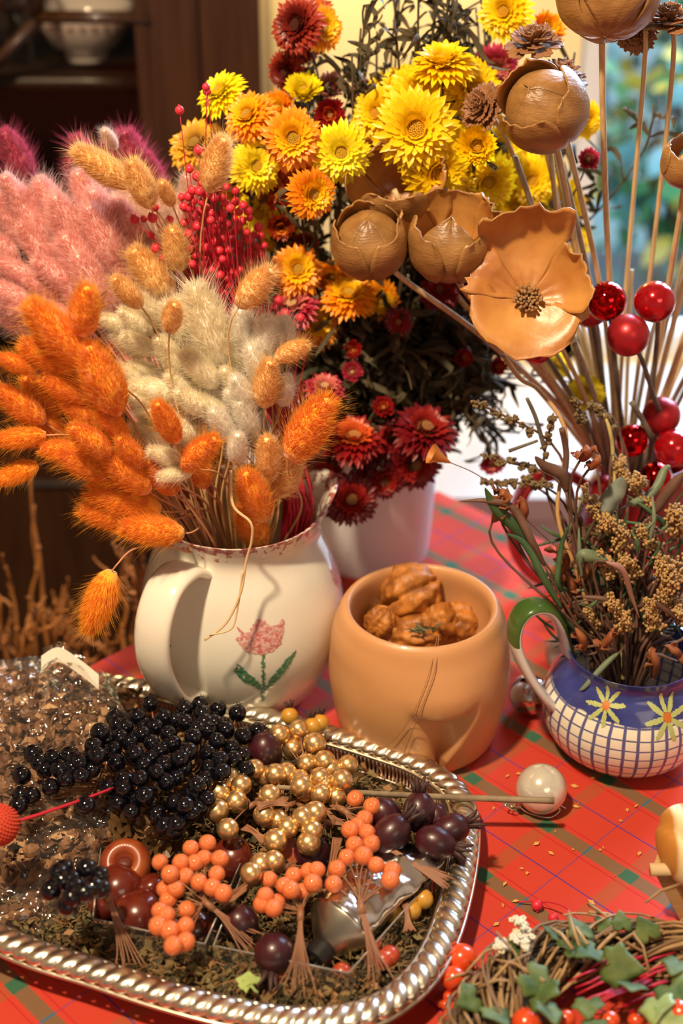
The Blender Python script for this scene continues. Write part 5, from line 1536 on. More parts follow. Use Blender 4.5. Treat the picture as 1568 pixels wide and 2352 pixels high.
# cut orange red dried fruit with a round hollow
c = P(288, 1985, .034); t = thing('dried_fruit', c, 'glossy red dried fruit with dark hollow, behind the chestnuts', 'dried fruit')
b = MB(); b.lathe([(.0005, -.014), (.010, -.012), (.0165, -.004), (.0170, .002), (.014, .008), (.008, .010), (.0065, .006), (.0005, .002)], 32, c); q = Quaternion((1, 0, 0), .55); b.v = [c + q @ (v - c) for v in b.v]; b.build('skin', mat('red_rind', (0.20, 0.022, 0.008), .4, col2=(0.34, 0.08, 0.02), nscale=60, coat=.15), t)
b = MB(); b.sphere(c + q @ Vector((0, 0, .0045)), .0055, 14, 8, sc=(1, 1, .5)); b.build('hollow', mat('dark_hollow', (0.10, 0.012, 0.006), .5), t)

# ---------- pine cones under the black berries
m_pc = mat('pine_scale', (0.10, 0.05, 0.02), .5, col2=(0.17, 0.09, 0.035), nscale=120)
def pinecone(px, py, z, r, ax, label):
    c = P(px, py, z); q = Vector(ax).normalized().to_track_quat('Z', 'Y'); b = MB()
    b.sphere(c, r * .55, 14, 10, sc=(1, 1, 1.3), rot=q.to_matrix())
    for k in range(70):
        t_ = k / 70; a = k * 2.39996; h = (t_ * 2 - 1) * r * 1.0; rr = r * math.sqrt(max(.05, 1 - (t_ * 2 - 1) ** 2)) 
        o = Vector((math.cos(a), math.sin(a), 0)); p0 = o * rr * .35 + Vector((0, 0, h * .8)); p1 = o * rr + Vector((0, 0, h + r * .25))
        s = Vector((-o.y, o.x, 0)) * r * .26
        vs = [p0 - s * .5, p0 + s * .5, p1 + s, p1 + o * r * .08, p1 - s, p1 + Vector((0, 0, -r * .12)) - s * .7, p1 + Vector((0, 0, -r * .12)) + s * .7]
        b.add([c + q @ v for v in vs], [[0, 1, 2, 3, 4], [0, 5, 6, 1][::-1], [2, 6, 5, 4, 3], [1, 6, 2], [0, 4, 5]])
    tag(b.build('pine_cone', m_pc, smooth=False), label, 'pine cone')
pinecone(303, 1888, .042, .0165, (.4, -.5, .5), 'small open pine cone under the black berries, nearer the bag')
pinecone(368, 1925, .036, .0145, (.2, -.8, .3), 'small open pine cone behind the orange frosted berries')
pinecone(440, 1800, .030, .018, (0, 0, 1), 'open pine cone buried beneath the black berry heap')

# ---------- berry picks
def berry_mesh(name, m, crown=None, seg=20, jit=0.0):
    b = MB(); b.sphere((0, 0, 0), 1, seg, 14, jit=jit)
    if crown:
        b.sphere((0, 0, .98), .24, 8, 5, sc=(1, 1, .5))
        for k in range(6):
            a = k * PI / 3; o = Vector((math.cos(a), math.sin(a), 0)); b.tube([o * .14 + Vector((0, 0, .95)), o * .24 + Vector((0, 0, 1.12)), o * .34 + Vector((0, 0, 1.30))], .07, .02, 4)
    return b.mesh(name, m)
m_blk = mat('black_gloss_berry', (0.003, 0.003, 0.006), .09, coat=.25, spec=.5)
m_gold = mat('gold_berry', (0.84, 0.58, 0.28), .30, metal=.9)
m_ora = mat('frosted_orange_berry', (0.84, 0.24, 0.04), .25, col2=(0.70, 0.13, 0.06), nscale=90, bump=.35, bscale=1400, coat=.5)
m_wire = mat('brown_wire', (0.27, 0.115, 0.055), .5)
m_wireb = mat('dark_wire', (0.035, 0.02, 0.012), .6)
MBK = berry_mesh('black_berry', m_blk, True); MGO = berry_mesh('gold_berry', m_gold); MOR = berry_mesh('orange_berry', m_ora, False, jit=.04)
# sugar grains on orange berries
def grains(me_base):
    b = MB(); b.sphere((0, 0, 0), 1, 24, 16, jit=.04)
    for k in range(150):
        z = U(-1, 1); a = U(0, 2 * PI); r = math.sqrt(1 - z * z); p = Vector((r * math.cos(a), r * math.sin(a), z)); flake(b, p * 1.005, U(.025, .05), 1)
    return b.mesh('orange_berry_frosted', [m_ora, mat('sugar_grain', (0.95, 0.52, 0.42), .15, translucent=.4, spec=.9)])
MOR = grains(None)
def pick(kind, berries, r, bind, tails, label, cat, zr=(0, 0), wirem=None, group=None, spread=5, nw=9):
    """berries: (px,py,z) list; bind: (px,py,z); tails: list of (px,py,z) loose wire ends"""
    bp_ = P(*bind); t = thing(kind + '_pick', bp_, label, cat, group)
    me = {'black_berry': MBK, 'gold_berry': MGO, 'orange_berry': MOR}[kind]
    b = MB(); wm = wirem or m_wire
    for (x, y, z) in berries:
        c = P(x, y, z); d = (c - bp_).normalized()
        put('berry', me, t, c, (d + Vector((U(-.4, .4), U(-.4, .4), U(-.1, .5)))).to_track_quat('Z', 'Y'), r * U(.92, 1.07))
        dl = (c - bp_).length; s = Vector((U(-1, 1), U(-1, 1), U(-.3, .6))) * .002
        b.tube(bez(bp_ + s * .5, bp_ + d * dl * .3 + s, c - d * dl * .3 + s, c - d * r * .9, 6), .00065, .0005, 5)
    for (x, y, z) in tails:
        e = P(x, y, z); d = e - bp_; sd = d.cross(Vector((0, 0, 1))).normalized()
        for k in range(nw):
            s = (k / max(1, nw - 1) * 2 - 1); pw = spread * .001 * s
            b.tube(catmull([bp_ + sd * .0012 * s, bp_ + d * .3 + sd * .0016 * s + Vector((0, 0, U(0, .001))), bp_ + d * .65 + sd * pw * .5 + Vector((0, 0, U(-.001, .001))), bp_ + d * U(.80, 1.06) + sd * (pw + U(-.0014, .0014))], 4), .00042, seg=5)
        b.tube([bp_ - d.normalized() * .003, bp_ + d.normalized() * .006], .0022, seg=8)
    b.build('wires', wm, t); return t
def Z3(L, z, ox=0, oy=1560, s=2.613): return [(ox + x / s, oy + y / s, z + (U(-.004, .004))) for x, y in L]
black = [(900, 150), (825, 225), (690, 235), (600, 320), (700, 275), (750, 290), (850, 265), (985, 230), (930, 290), (1050, 250), (1110, 260), (1200, 150), (1215, 210), (1310, 180), (1425, 205), (1180, 300), (1250, 310), (1355, 305), (1460, 340), (1545, 310),
         (720, 350), (680, 420), (620, 440), (805, 450), (910, 380), (1035, 390), (1130, 435), (1245, 445), (1390, 410), (1455, 455), (1475, 545), (910, 470), (990, 510), (1320, 480), (1400, 480), (200, 450), (320, 475), (235, 500), (270, 545), (130, 580),
         (450, 485), (580, 460), (435, 530), (550, 540), (490, 580), (305, 650), (400, 600), (130, 695), (190, 700), (110, 760), (515, 760), (650, 650), (750, 610), (840, 595), (745, 655), (1000, 615), (940, 560), (1235, 600), (1160, 680), (1245, 720),
         (820, 715), (790, 795), (710, 740), (1050, 745), (1145, 810), (940, 810), (990, 880), (1060, 870), (1110, 760), (1200, 770), (1050, 910), (870, 700), (540, 470), (480, 500), (780, 380), (850, 330), (1110, 180), (1010, 330), (1160, 350), (1060, 590),
         (1180, 640), (1300, 370), (1230, 260), (960, 430), (640, 360), (560, 400), (360, 540), (420, 460), (1290, 260), (1080, 480), (860, 520), (1250, 530), (1330, 560), (700, 500), (1100, 530)]
hubs = [(560, 640, 'at the far left over the bag', 650, 640), (760, 400, 'highest on the heap left of centre', 800, 520), (1030, 380, 'at the top middle of the heap', 1000, 480), (1280, 330, 'at the upper right by the tulip jug', 1200, 460), (1440, 440, 'beside the gold berries at top right', 1330, 500),
        (900, 560, 'in the middle of the heap', 880, 640), (1160, 700, 'lowest right, beside the gold berries', 1060, 680), (770, 730, 'low on the left side of the heap', 850, 800), (1000, 850, 'low in front over the pine cone', 900, 870), (500, 520, 'on the bag, left of the heap', 620, 520)]
centers = [(180, 620), (680, 300), (920, 300), (1200, 260), (1440, 420), (880, 500), (1180, 680), (760, 700), (1030, 850), (450, 530)]
asg = {i: [] for i in range(10)}
for (x, y) in black:
    i = min(range(10), key=lambda k: (x - centers[k][0]) ** 2 + (y - centers[k][1]) ** 2); asg[i].append((x, y))
for i, (hx, hy, w, tx, ty) in enumerate(hubs):
    z = .062 - .00002 * abs(hx - 800)
    br = [(x / 2.613, 1560 + y / 2.613, .056 + .020 * math.exp(-((x - 900) / 600) ** 2 - ((y - 450) / 350) ** 2) + (.014 if x < 620 else 0) + U(-.005, .004)) for x, y in asg[i]]
    hb = (tx / 2.613, 1560 + ty / 2.613, .046)
    pick('black_berry', br, .0064, hb, [((tx + (tx - centers[i][0]) * .35 + 30) / 2.613, 1560 + (ty + (ty - centers[i][1]) * .35 + 60) / 2.613, .044)], f'bunch of glossy black berries {w}', 'berry pick', wirem=m_wire, group='glossy black berry picks')
pick('black_berry', Z3([(385, 1140), (520, 1140), (600, 1180), (375, 1210), (430, 1200), (305, 1270), (510, 1280), (405, 1360), (430, 1310), (610, 1260), (470, 1310), (350, 1170), (560, 1250), (445, 1250)], .080), .0062, (245, 2050, .050), [(308, 2232, .026)],
     'small separate bunch of black berries by the chestnuts, its wires trailing over the rim', 'berry pick', spread=9, nw=7)
gold = [(370, 330), (485, 300), (450, 415), (580, 385), (535, 505), (680, 540), (780, 515), (745, 605), (615, 590), (280, 580), (345, 570), (410, 565), (140, 635), (75, 600), (110, 735), (500, 640), (530, 680), (615, 690), (280, 815), (60, 900), (360, 850), (420, 890), (345, 970),
        (510, 830), (585, 800), (565, 910), (545, 985), (260, 1110), (335, 1095), (200, 1165), (10, 680), (-5, 790), (640, 490), (710, 705), (490, 610), (310, 700), (640, 620), (220, 540)]
gc = [(480, 380, 'topmost, against the tulip jug', 560, 560), (720, 600, 'furthest right, near the tray rim', 620, 760), (340, 600, 'in the middle row behind the others', 400, 720), (60, 740, 'furthest left, touching the black berries', 200, 760), (560, 700, 'at the centre, beside its brown wires', 500, 760),
      (370, 900, 'in front of the bundled wires', 420, 760), (550, 920, 'low at the right above the orange berries', 650, 860), (260, 1120, 'lowest, over the orange frosted berries', 380, 1140)]
ag = {i: [] for i in range(8)}
for (x, y) in gold:
    i = min(range(8), key=lambda k: (x - gc[k][0]) ** 2 + (y - gc[k][1]) ** 2); ag[i].append((x, y))
for i, (hx, hy, w, tx, ty) in enumerate(gc):
    br = [(500 + x / 2.613, 1560 + y / 2.613, .052 + U(-.006, .006)) for x, y in ag[i]]
    hb = (500 + tx / 2.613, 1560 + ty / 2.613, .044)
    e = {2: (215, 705), 3: (330, 690), 6: (900, 890), 7: (480, 1100)}.get(i, (tx + 120, ty + 120 if i != 5 else ty - 40))
    pick('gold_berry', br, .0077, hb, [(500 + e[0] / 2.613, 1560 + e[1] / 2.613, .042)], f'bunch of satin gold berries {w}', 'berry pick', group='satin gold berry picks', nw=12)
def z4(L, z): return Z3(L, z, 500)
pick('orange_berry', z4([(455, 1180), (545, 1155), (595, 1145), (310, 1205), (570, 1225), (400, 1240), (285, 1300), (355, 1340), (265, 1350), (510, 1275), (440, 1265), (335, 1375)], .052), .0057, (690, 2094, .044), [(686, 2284, .028)],
     'frosted orange berry bunch standing in the middle, wires fanned straight down', 'berry pick', spread=11, nw=9)
pick('orange_berry', z4([(820, 995), (920, 985), (775, 1070), (875, 1060), (950, 1115), (1045, 1150), (1035, 1205), (715, 1140), (695, 1230)], .054), .0058, (828, 2078, .046), [(876, 2262, .028)],
     'frosted orange berry bunch right of the middle one, wires over the silver tube', 'berry pick', spread=8, nw=8)
pick('orange_berry', z4([(825, 720), (925, 765), (880, 840), (795, 905), (895, 920), (840, 880)], .054), .0058, (790, 1862, .050), [(842, 1905, .050), (760, 1848, .05)],
     'frosted orange berry bunch furthest back beside the dark rosehips', 'berry pick', spread=5, nw=12)
pick('orange_berry', Z3([(1145, 1015), (1245, 985), (1085, 1100), (1170, 1105), (1225, 1075), (1320, 1080), (1300, 1170), (1020, 1170), (1115, 1185), (1275, 1250), (1340, 1285), (960, 1100), (1195, 1220)], .054), .0058, (475, 2075, .044), [(585, 2170, .030)],
     'frosted orange berry bunch above the chestnut box, wires trailing down right', 'berry pick', spread=11, nw=9)
pick('orange_berry', Z3([(990, 1260), (1055, 1260), (1010, 1325), (960, 1390), (1000, 1415), (1120, 1385), (965, 1460), (1020, 1510), (1115, 1480), (1115, 1575), (1040, 1600), (950, 1480)], .046), .0058, (465, 2078, .040), [(600, 2020, .036)],
     'frosted orange berry bunch hanging lowest over the front of the chestnut box', 'berry pick', spread=4)
for bx_, e_, l_ in [((1000, 1925, .046), (1120, 1900, .05), None)]: pass
def bundle(a, c, w0, w1, n, label):
    p, e = P(*a), P(*c); d = e - p; s = d.cross(Vector((0, 0, 1))).normalized(); b = MB()
    for k in range(n):
        q = k / (n - 1) * 2 - 1
        b.tube(catmull([p + s * w0 * q, p + d * .4 + s * w0 * q * .5 + Vector((0, 0, U(0, .002))), p + d * .7 + s * (w0 + w1) * .3 * q, e + s * w1 * q + d * U(-.1, .03)], 4), .0006, seg=5)
    tag(b.build('wire_bundle', m_wire), label, 'wire')
bundle((800, 1900, .05), (1035, 2030, .038), .002, .006, 12, 'bundle of thin brown wires fanning right to the tray rim')
bundle((775, 1925, .045), (745, 2068, .038), .003, .004, 12, 'upright bundle of brown wires between the orange berries')
bundle((590, 1852, .062), (660, 1840, .062), .004, .005, 14, 'short horizontal bundle of brown wires among gold berries')
bundle((640, 2000, .04), (505, 2075, .036), .002, .005, 10, 'bundle of brown wires slanting left under the gold berries')
bundle((930, 2075, .03), (940, 2140, .025), .002, .004, 8, 'small wire bundle lying in moss by the right rim')
bundle((560, 1900, .05), (610, 1930, .05), .003, .004, 10, 'short wire bundle under the left gold berries')

# ---------- dark rosehips
m_hip = mat('purple_rosehip', (0.060, 0.006, 0.012), .36, col2=(0.022, 0.006, 0.010), nscale=60, coat=.2)
def rosehip(px, py, z, r, ax, m, label, crown=True, ln=1.25):
    c = P(px, py, z); t = thing('rosehip', c, label, 'rosehip'); a3 = (R_ * ax[0] + Vector((0, .6, .8)) * ax[1] + Vector((0, -.8, .6)) * ax[2]).normalized()
    q = a3.to_track_quat('Z', 'Y')
    b = MB(); b.sphere(c, r, 26, 18, sc=(1, 1, ln), rot=q.to_matrix()); b.build('fruit', m, t)
    if crown:
        b = MB()
        for k in range(6):
            a = k * PI / 3 + U(-.2, .2); o = Vector((math.cos(a), math.sin(a), 0)); L_ = r * U(.5, .95)
            b.tube([c + q @ (o * r * .22 + Vector((0, 0, r * ln * .93))), c + q @ (o * r * .34 + Vector((0, 0, r * ln + L_ * .4))), c + q @ (o * r * .6 + Vector((0, 0, r * ln + L_)))], r * .20, r * .07, 5)
        b.sphere(c + q @ Vector((0, 0, r * ln * .97)), r * .3, 10, 6, sc=(1, 1, .5)); b.build('crown', mat('hip_crown', (0.05, 0.02, 0.018), .6), t)
rosehip(963, 1865, .050, .0112, (0, 1, 0), m_hip, 'purple rosehip standing upright with spiky crown under the stick')
rosehip(898, 1915, .050, .0118, (.7, .7, 0), m_hip, 'deep red rosehip below the upright one')
rosehip(885, 1875, .046, .0112, (-.3, .6, .3), m_hip, 'purple rosehip tucked beside the back orange berries', False)
rosehip(1035, 1905, .046, .0105, (1, .35, 0), m_hip, 'purple rosehip pointing right over the tray rim')
rosehip(1000, 1935, .046, .0112, (1, -.35, .1), m_hip, 'blackish rosehip in front of the right pointing one')
rosehip(1000, 1885, .042, .0100, (0, .7, .3), m_hip, 'reddish rosehip hidden between the upright and right pointing ones', False)
rosehip(553, 2120, .030, .0110, (-.4, .6, .3), m_hip, 'single purple rosehip left of the middle wire fan', False, 1.1)
rosehip(630, 2190, .028, .0128, (-.2, -.9, .4), m_hip, 'largest dark rosehip low in the front of the tray', True, 1.0)
rosehip(608, 1728, .050, .0125, (0, .6, .3), m_hip, 'dusky purple rosehip between black and gold berries', False)
rosehip(715, 1965, .032, .0125, (0, .6, .3), m_hip, 'dark plum rosehip beneath the gold berries', False)
for (x, y) in [(632, 2232), (785, 2235), (880, 2205), (895, 2195)]:
    rosehip(x, y, .018, .0065, (.3, .5, .5), mat('red_hip', (0.40, 0.05, 0.02), .35, coat=.4), 'x', False, 1.0); o = [q for q in COL.objects if q.get('label') == 'x' and q.name.startswith('rosehip')][-1]
    reg(o, 'little dull red rosehip low in the moss', 'the little red hips', x, y)
m_yh = mat('yellow_hip', (0.60, 0.27, 0.02), .35, col2=(0.48, 0.26, 0.04), nscale=60, coat=.3)
for (x, y, z) in [(665, 1645, .045), (718, 1668, .045), (735, 1660, .045), (918, 2052, .024), (972, 2065, .024), (945, 2090, .022), (905, 2100, .022), (960, 2035, .022)]:
    rosehip(x, y, z, .0065, (U(-.3, .3), 1, 0), m_yh, 'x', True, 1.0); o = [q for q in COL.objects if q.get('label') == 'x' and q.name.startswith('rosehip')][-1]
    reg(o, 'little yellow rosehip with withered crown', 'the yellow hips', x, y); o['group'] = 'little yellow rosehips'

# red strip scraps in the tray
b = MB()
b.ribbon(catmull([P(640, 1935, .034), P(665, 1945, .038), P(690, 1975, .034)], 4), .008, up=Vector((0, 0, 1)))
tag(b.build('bark_curl', mat('red_bark', (0.30, 0.05, 0.015), .5)), 'curl of red bark under the gold berries', 'bark')

# ---------- silver paint tube
tb0 = P(738, 2188, .020); tb1 = P(765, 2140, .028); tb2 = P(850, 2040, .034); tb3 = P(955, 1950, .040)
tube_ = thing('metal_tube', tb1, 'squeezed silver metal tube with black screw cap in the tray', 'tube')
d = (tb1 - tb0).normalized(); d.z = .1; d.normalize(); x, y = basis(d)
def ringpts(c, rx, rz, sd, up, n=32): return [c + sd * math.cos(2 * PI * k / n) * rx + up * math.sin(2 * PI * k / n) * rz for k in range(n)]
def loft(rings, cap=True):
    b = MB(); n = len(rings[0]); vs = [p for r in rings for p in r]
    fs = [[i * n + k, i * n + (k + 1) % n, (i + 1) * n + (k + 1) % n, (i + 1) * n + k] for i in range(len(rings) - 1) for k in range(n)]
    if cap: fs += [list(range(n))[::-1], list(range((len(rings) - 1) * n, len(rings) * n))]
    b.add(vs, fs); return b
sd = d.cross(Vector((0, 0, 1))).normalized(); up = sd.cross(d)
loft([ringpts(tb0 - d * .008, .0075, .0075, sd, up), ringpts(tb0 - d * .0075, .0088, .0088, sd, up), ringpts(tb0 + d * .002, .0095, .0095, sd, up), ringpts(tb0 + d * .0025, .008, .008, sd, up)]).build('screw_cap', mat('black_cap', (0.010, 0.010, 0.012), .35, coat=.4), tube_, smooth=False)
m_foil = mat('silver_foil', (0.72, 0.70, 0.68), .16, metal=1.0, bump=.5, bscale=60)
loft([ringpts(tb0 + d * .002, .006, .006, sd, up), ringpts(tb0 + d * .003, .008, .008, sd, up), ringpts(tb1 + d * .004, .0215, .0185, sd, up), ringpts(tb1 + d * .0055, .022, .019, sd, up)], False).build('shoulder', mat('brushed_metal', (0.52, 0.47, 0.38), .32, metal=1.0), tube_)
rings = []
for k in range(22):
    t_ = k / 21; c = bez(tb1 + d * .005, tb1.lerp(tb2, .6) + d * .004, tb2, tb3, 21)[k]; rx = .022 * (1 + .05 * t_); rz = .019 * (1 - t_) ** .8 + .0012
    rg = ringpts(c, rx, rz, sd, up)
    rg = [p + up * (.0035 * noise.noise(p * 110) + .002 * noise.noise(p * 260)) * min(1, t_ * 5) + sd * .002 * noise.noise(p * 90) * min(1, t_ * 4) for p in rg]; rings.append(rg)
loft(rings).build('foil_body', m_foil, tube_)

# ---------- red textured ball at the left edge with its stem
c = P(-2, 1895, .085); t = thing('red_pom_ball', c, 'rough coral red dried ball on a stem at left edge of the bag', 'dried flower')
b = MB(); b.sphere(c, .0125, 24, 16)
for k in range(420):
    z = 1 - 2 * (k + .5) / 420; a = k * 2.39996; r = math.sqrt(1 - z * z); b.sphere(c + Vector((r * math.cos(a), r * math.sin(a), z)) * .0126, .0009, 5, 4)
b.build('ball', mat('coral_red', (0.52, 0.05, 0.02), .75), t)
b = MB(); b.tube(catmull([c, P(60, 1880, .085), P(180, 1840, .08), P(260, 1810, .07)], 4), .0012, .0009, 6); b.build('stem', m_rs, t)

# =================================================================== THINGS ON THE CLOTH
# white pearl bauble with hook, silver and glass baubles
def bauble_table(px, py, r_, m, label, capdir, hook=True, capm=None):
    c = P(px, py, r_); c.z = r_; t = thing('bauble', Vector((c.x, c.y, 0)), label, 'bauble')
    b = MB(); b.sphere(c, r_, 48, 32); b.build('ball', m, t)
    d = Vector(capdir).normalized(); b = MB(); cm_ = capm or mat('silver_cap', (0.6, 0.55, 0.5), .25, metal=1)
    b.tube([c + d * r_ * .97, c + d * r_ * 1.2], r_ * .2, r_ * .18, 14)
    e = c + d * r_ * 1.2; x, y = basis(d)
    b.tube([e + d * .0022 * (1 - math.cos(k * PI / 6)) + x * .0022 * math.sin(k * PI / 6) for k in range(13)], .0004, seg=5)
    b.build('cap', cm_, t); return c, t
m_pearl = mat('pearl_white', (0.72, 0.67, 0.58), .16, metal=.35, coat=.7)
c, t = bauble_table(1243, 1812, .0182, m_pearl, 'pearly white bauble lying on the tartan cloth beside the stick', (-.85, -.35, -.25))
b = MB(); b.tube(catmull([P(1180, 1862, .006), P(1160, 1850, .009), P(1175, 1838, .01), P(1195, 1855, .006), P(1215, 1868, .003), P(1260, 1878, .002), P(1285, 1862, .003), P(1275, 1845, .008), P(1300, 1858, .002)], 6), .0006, seg=6)
b.build('wire_hook', mat('silver_wire', (0.65, 0.6, 0.55), .25, metal=1), t)
bauble_table(1215, 1595, .0165, mat('mirror_silver', (0.62, 0.58, 0.56), .05, metal=1.0), 'mirror silver bauble behind the checked jug by its handle', (-.2, -.5, .6))
bauble_table(1300, 1500, .0175, mat('glitter_silver', (0.55, 0.5, 0.46), .35, metal=.8, bump=.8, bscale=900), 'frosted glittery silver bauble seen through the jug handle', (.2, .5, .6))
b = MB(); b.tube(catmull([P(1200, 1600, .012), P(1180, 1650, .008), P(1165, 1675, .002)], 4), .0009, seg=6)
tag(b.build('dark_twiglet', m_twig), 'little dark twig lying by the mirror silver bauble', 'twig')
# stick from the tray to the bauble
b = MB(); b.tube(catmull([P(635, 1808, .056), P(850, 1822, .046), P(1060, 1832, .034), P(1272, 1839, .032)], 8), .0017, .0024, 8)
tag(b.build('straight_stick', mat('grey_brown_stick', (0.30, 0.23, 0.15), .7, col2=(0.22, 0.16, 0.10), nscale=90, bump=.3)), 'thin straight grey stick reaching from tray over to the white bauble', 'stick')

# loose sprig of two small red berries on the cloth
def sprig(pl, berries, r, label, nm='berry_sprig'):
    t = thing(nm, P(pl[0][0], pl[0][1], 0), label, 'berry sprig'); b = MB(); b.tube(catmull([P(*a) for a in pl], 5), .0006, .0005, 5)
    for (x, y, z) in berries:
        c = P(x, y, z); put('berry', RBM, t, c, Quaternion((1, 0, 0), U(0, 3)), r)
    b.build('stem', m_rs, t); return t
sprig([(1190, 2072, .002), (1230, 2070, .006), (1290, 2080, .012), (1335, 2120, .018), (1350, 2160, .02)], [(1233, 2079, .004)], .0040, 'single scarlet berry on a thin stem touching the green check')
sprig([(1270, 2108, .004), (1300, 2130, .01), (1330, 2170, .014)], [(1270, 2108, .004)], .0034, 'small scarlet berry nearer the wreath on a thin stem')

# =================================================================== WREATH
random.seed(202)
WC = P(1462, 2506, .0)
WRx, WRt = .086, .024
wr = thing('twig_wreath', WC, 'small wreath of twisted vine twigs with ivy at lower right', 'wreath')
m_vine = mat('vine_twig', (0.44, 0.28, 0.13), .7, col2=(0.27, 0.15, 0.06), nscale=60, bump=.3)
m_vined = mat('vine_twig_dark', (0.20, 0.11, 0.045), .75)
b = MB()
for k in range(3000):
    a = U(0, 6.283); rr = WRt * .72 * math.sqrt(R()); ph = U(0, 6.283); p = Vector((WC.x + math.cos(a) * (WRx + rr * math.cos(ph)) * 1.12, WC.y + math.sin(a) * (WRx + rr * math.cos(ph)), max(.003, .02 + rr * .8 * math.sin(ph))))
    d = Vector((-math.sin(a), math.cos(a), 0)) * U(.006, .014) + Vector((U(-1, 1), U(-1, 1), U(-1, 1))) * .004
    b.ribbon([p - d, p, p + d], .0011)
dm = b.build('shade_core', mat('wreath_shade', (0.085, 0.050, 0.02), .9, col2=(0.15, 0.09, 0.04), nscale=90), wr); dm['kind'] = 'stuff'  # dark filler added in the ring, its colour stands for shade beneath the twigs
def wp(a, off=0.0, z=.02, sc=1.0): return Vector((WC.x + math.cos(a) * (WRx * sc + off) * 1.12, WC.y + math.sin(a) * (WRx * sc + off), z))
for k in range(92):
    a0 = U(0, 2 * PI); La = U(1.2, 3.0); ph = U(0, 2 * PI); rr = WRt * U(.5, 1.0); pts = []
    for i in range(26):
        a = a0 + La * i / 25; pts.append(wp(a, rr * math.cos(ph + a * 3), .024 + rr * .85 * math.sin(ph + a * 3)))
    b = MB(); b.tube(pts, U(.0008, .0015), U(.0006, .0011), 6); b.build('vine_twig', random.choice([m_vine, m_vine, m_vined]), wr)
for k in range(34):
    a = U(.2, 2.9) if k < 28 else U(0, 6.28); p = wp(a, U(-.02, .024), U(.02, .05)); d = Vector((U(-1, 1), U(-1, 1), U(-.3, .6))).normalized() * U(.015, .045)
    b = MB(); b.tube([p - d * .5, p + Vector((U(-.003, .003), U(-.003, .003), .003)), p + d * .5], U(.0008, .0015), .0007, 5); b.build('loose_twig', m_vine, wr)
m_ivy = mat('ivy_leaf', (0.040, 0.075, 0.014), .6, col2=(0.11, 0.14, 0.035), nscale=70, spec=.25)
m_ivyp = mat('pale_ivy_leaf', (0.27, 0.32, 0.10), .5, col2=(0.19, 0.25, 0.08), nscale=60)
IV = [(0, 0), (.22, -.26), (.55, -.22), (.60, .05), (.78, .28), (.52, .50), (.30, .80), (0, 1.15), (-.30, .80), (-.52, .50), (-.78, .28), (-.60, .05), (-.55, -.22), (-.22, -.26)]
def ivy(px, py, z, s, rot, m, label, tilt=None):
    c = P(px, py, z); q = Quaternion((0, 0, 1), rot); tq = Quaternion(Vector((U(-1, 1), U(-1, 1), 0)).normalized(), U(.2, .7)) if tilt is None else tilt
    pts = [Vector((x, y, 0)) for x, y in IV]; pts = catmull(pts, 3, closed=True); b = MB(); vs = []; ctr = Vector((0, .3, .05))
    rn = 4
    for k in range(1, rn + 1):
        for p in pts:
            v = ctr.lerp(p, k / rn); v.z = .05 - .22 * (v.x ** 2) - .12 * (v.y - .3) ** 2 + .10 * abs(v.x) * (1 if k else 0) + .05 * noise.noise(v * 3 + c * 50); vs.append(v)
    n = len(pts); vs = [ctr] + vs; fs = [[0, 1 + i, 1 + (i + 1) % n] for i in range(n)]
    for k in range(rn - 1):
        for i in range(n): fs.append([1 + k * n + i, 1 + (k + 1) * n + i, 1 + (k + 1) * n + (i + 1) % n, 1 + k * n + (i + 1) % n])
    b.add([c + tq @ (q @ (v * s)) for v in vs], fs)
    o = b.build('ivy_leaf', m, wr); md = o.modifiers.new('thickness', 'SOLIDIFY'); md.thickness = .0004
    if label: o['label'] = label
for a in [(1215, 2240, .048, .017, -2.2, m_ivy), (1250, 2262, .046, .016, 2.6, m_ivy), (1340, 2150, .045, .014, .6, m_ivy), (1400, 2215, .05, .018, -1.9, m_ivy), (1365, 2180, .046, .014, 2.1, m_ivy), (1540, 2265, .05, .018, -2.8, m_ivy), (1510, 2300, .048, .016, 2.8, m_ivyp),
          (1490, 2150, .046, .012, .4, m_ivy), (1430, 2130, .044, .010, .1, m_ivy), (1090, 2290, .04, .014, 2.2, m_ivy), (1130, 2320, .04, .014, -2.6, m_ivy), (1350, 2300, .04, .013, 3.0, m_ivy), (1370, 2345, .04, .012, 2.4, m_ivy), (1255, 2310, .042, .014, -2.9, m_ivy),
          (1200, 2180, .04, .012, .9, m_ivy), (1170, 2190, .04, .010, -.4, m_ivy), (1300, 2180, .046, .013, -1.2, m_ivy), (1560, 2210, .05, .014, 2.6, m_ivy), (1450, 2260, .05, .013, 2.9, m_ivy), (1280, 2150, .04, .010, 1.2, m_ivy), (1395, 2130, .04, .009, .8, m_ivy), (1550, 2330, .05, .015, 2.2, m_ivyp)]:
    ivy(*a, 'pale yellow green ivy leaf' if a[5] is m_ivyp else None)
# wreath berries
m_wb = mat('scarlet_hip', (0.62, 0.035, 0.012), .25, col2=(0.70, 0.10, 0.015), nscale=50, coat=.5)
WBM = (lambda b: (b.sphere((0, 0, 0), 1, 22, 14), b.sphere((0, 0, .97), .16, 8, 4), b.mesh('scarlet_berry', m_wb))[-1])(MB())
for (px, py, z, r) in [(1060, 2203, .018, .0098), (1042, 2248, .016, .0080), (1037, 2272, .010, .0040), (1030, 2290, .008, .0036), (1055, 2312, .012, .0068), (1022, 2308, .006, .0032), (1010, 2305, .004, .0026), (1115, 2235, .02, .0058), (1035, 2335, .008, .0055), (1080, 2310, .014, .0062), (1060, 2290, .014, .006),
                       (1208, 2352, .03, .0090), (1400, 2345, .03, .006), (1562, 2330, .045, .0085), (1300, 2340, .028, .0055), (1460, 2345, .026, .005)]:
    put('scarlet_berry', WBM, wr, P(px, py, z), Quaternion(Vector((U(-1, 1), U(-1, 1), .2)).normalized(), U(0, 3)), r)
b = MB()
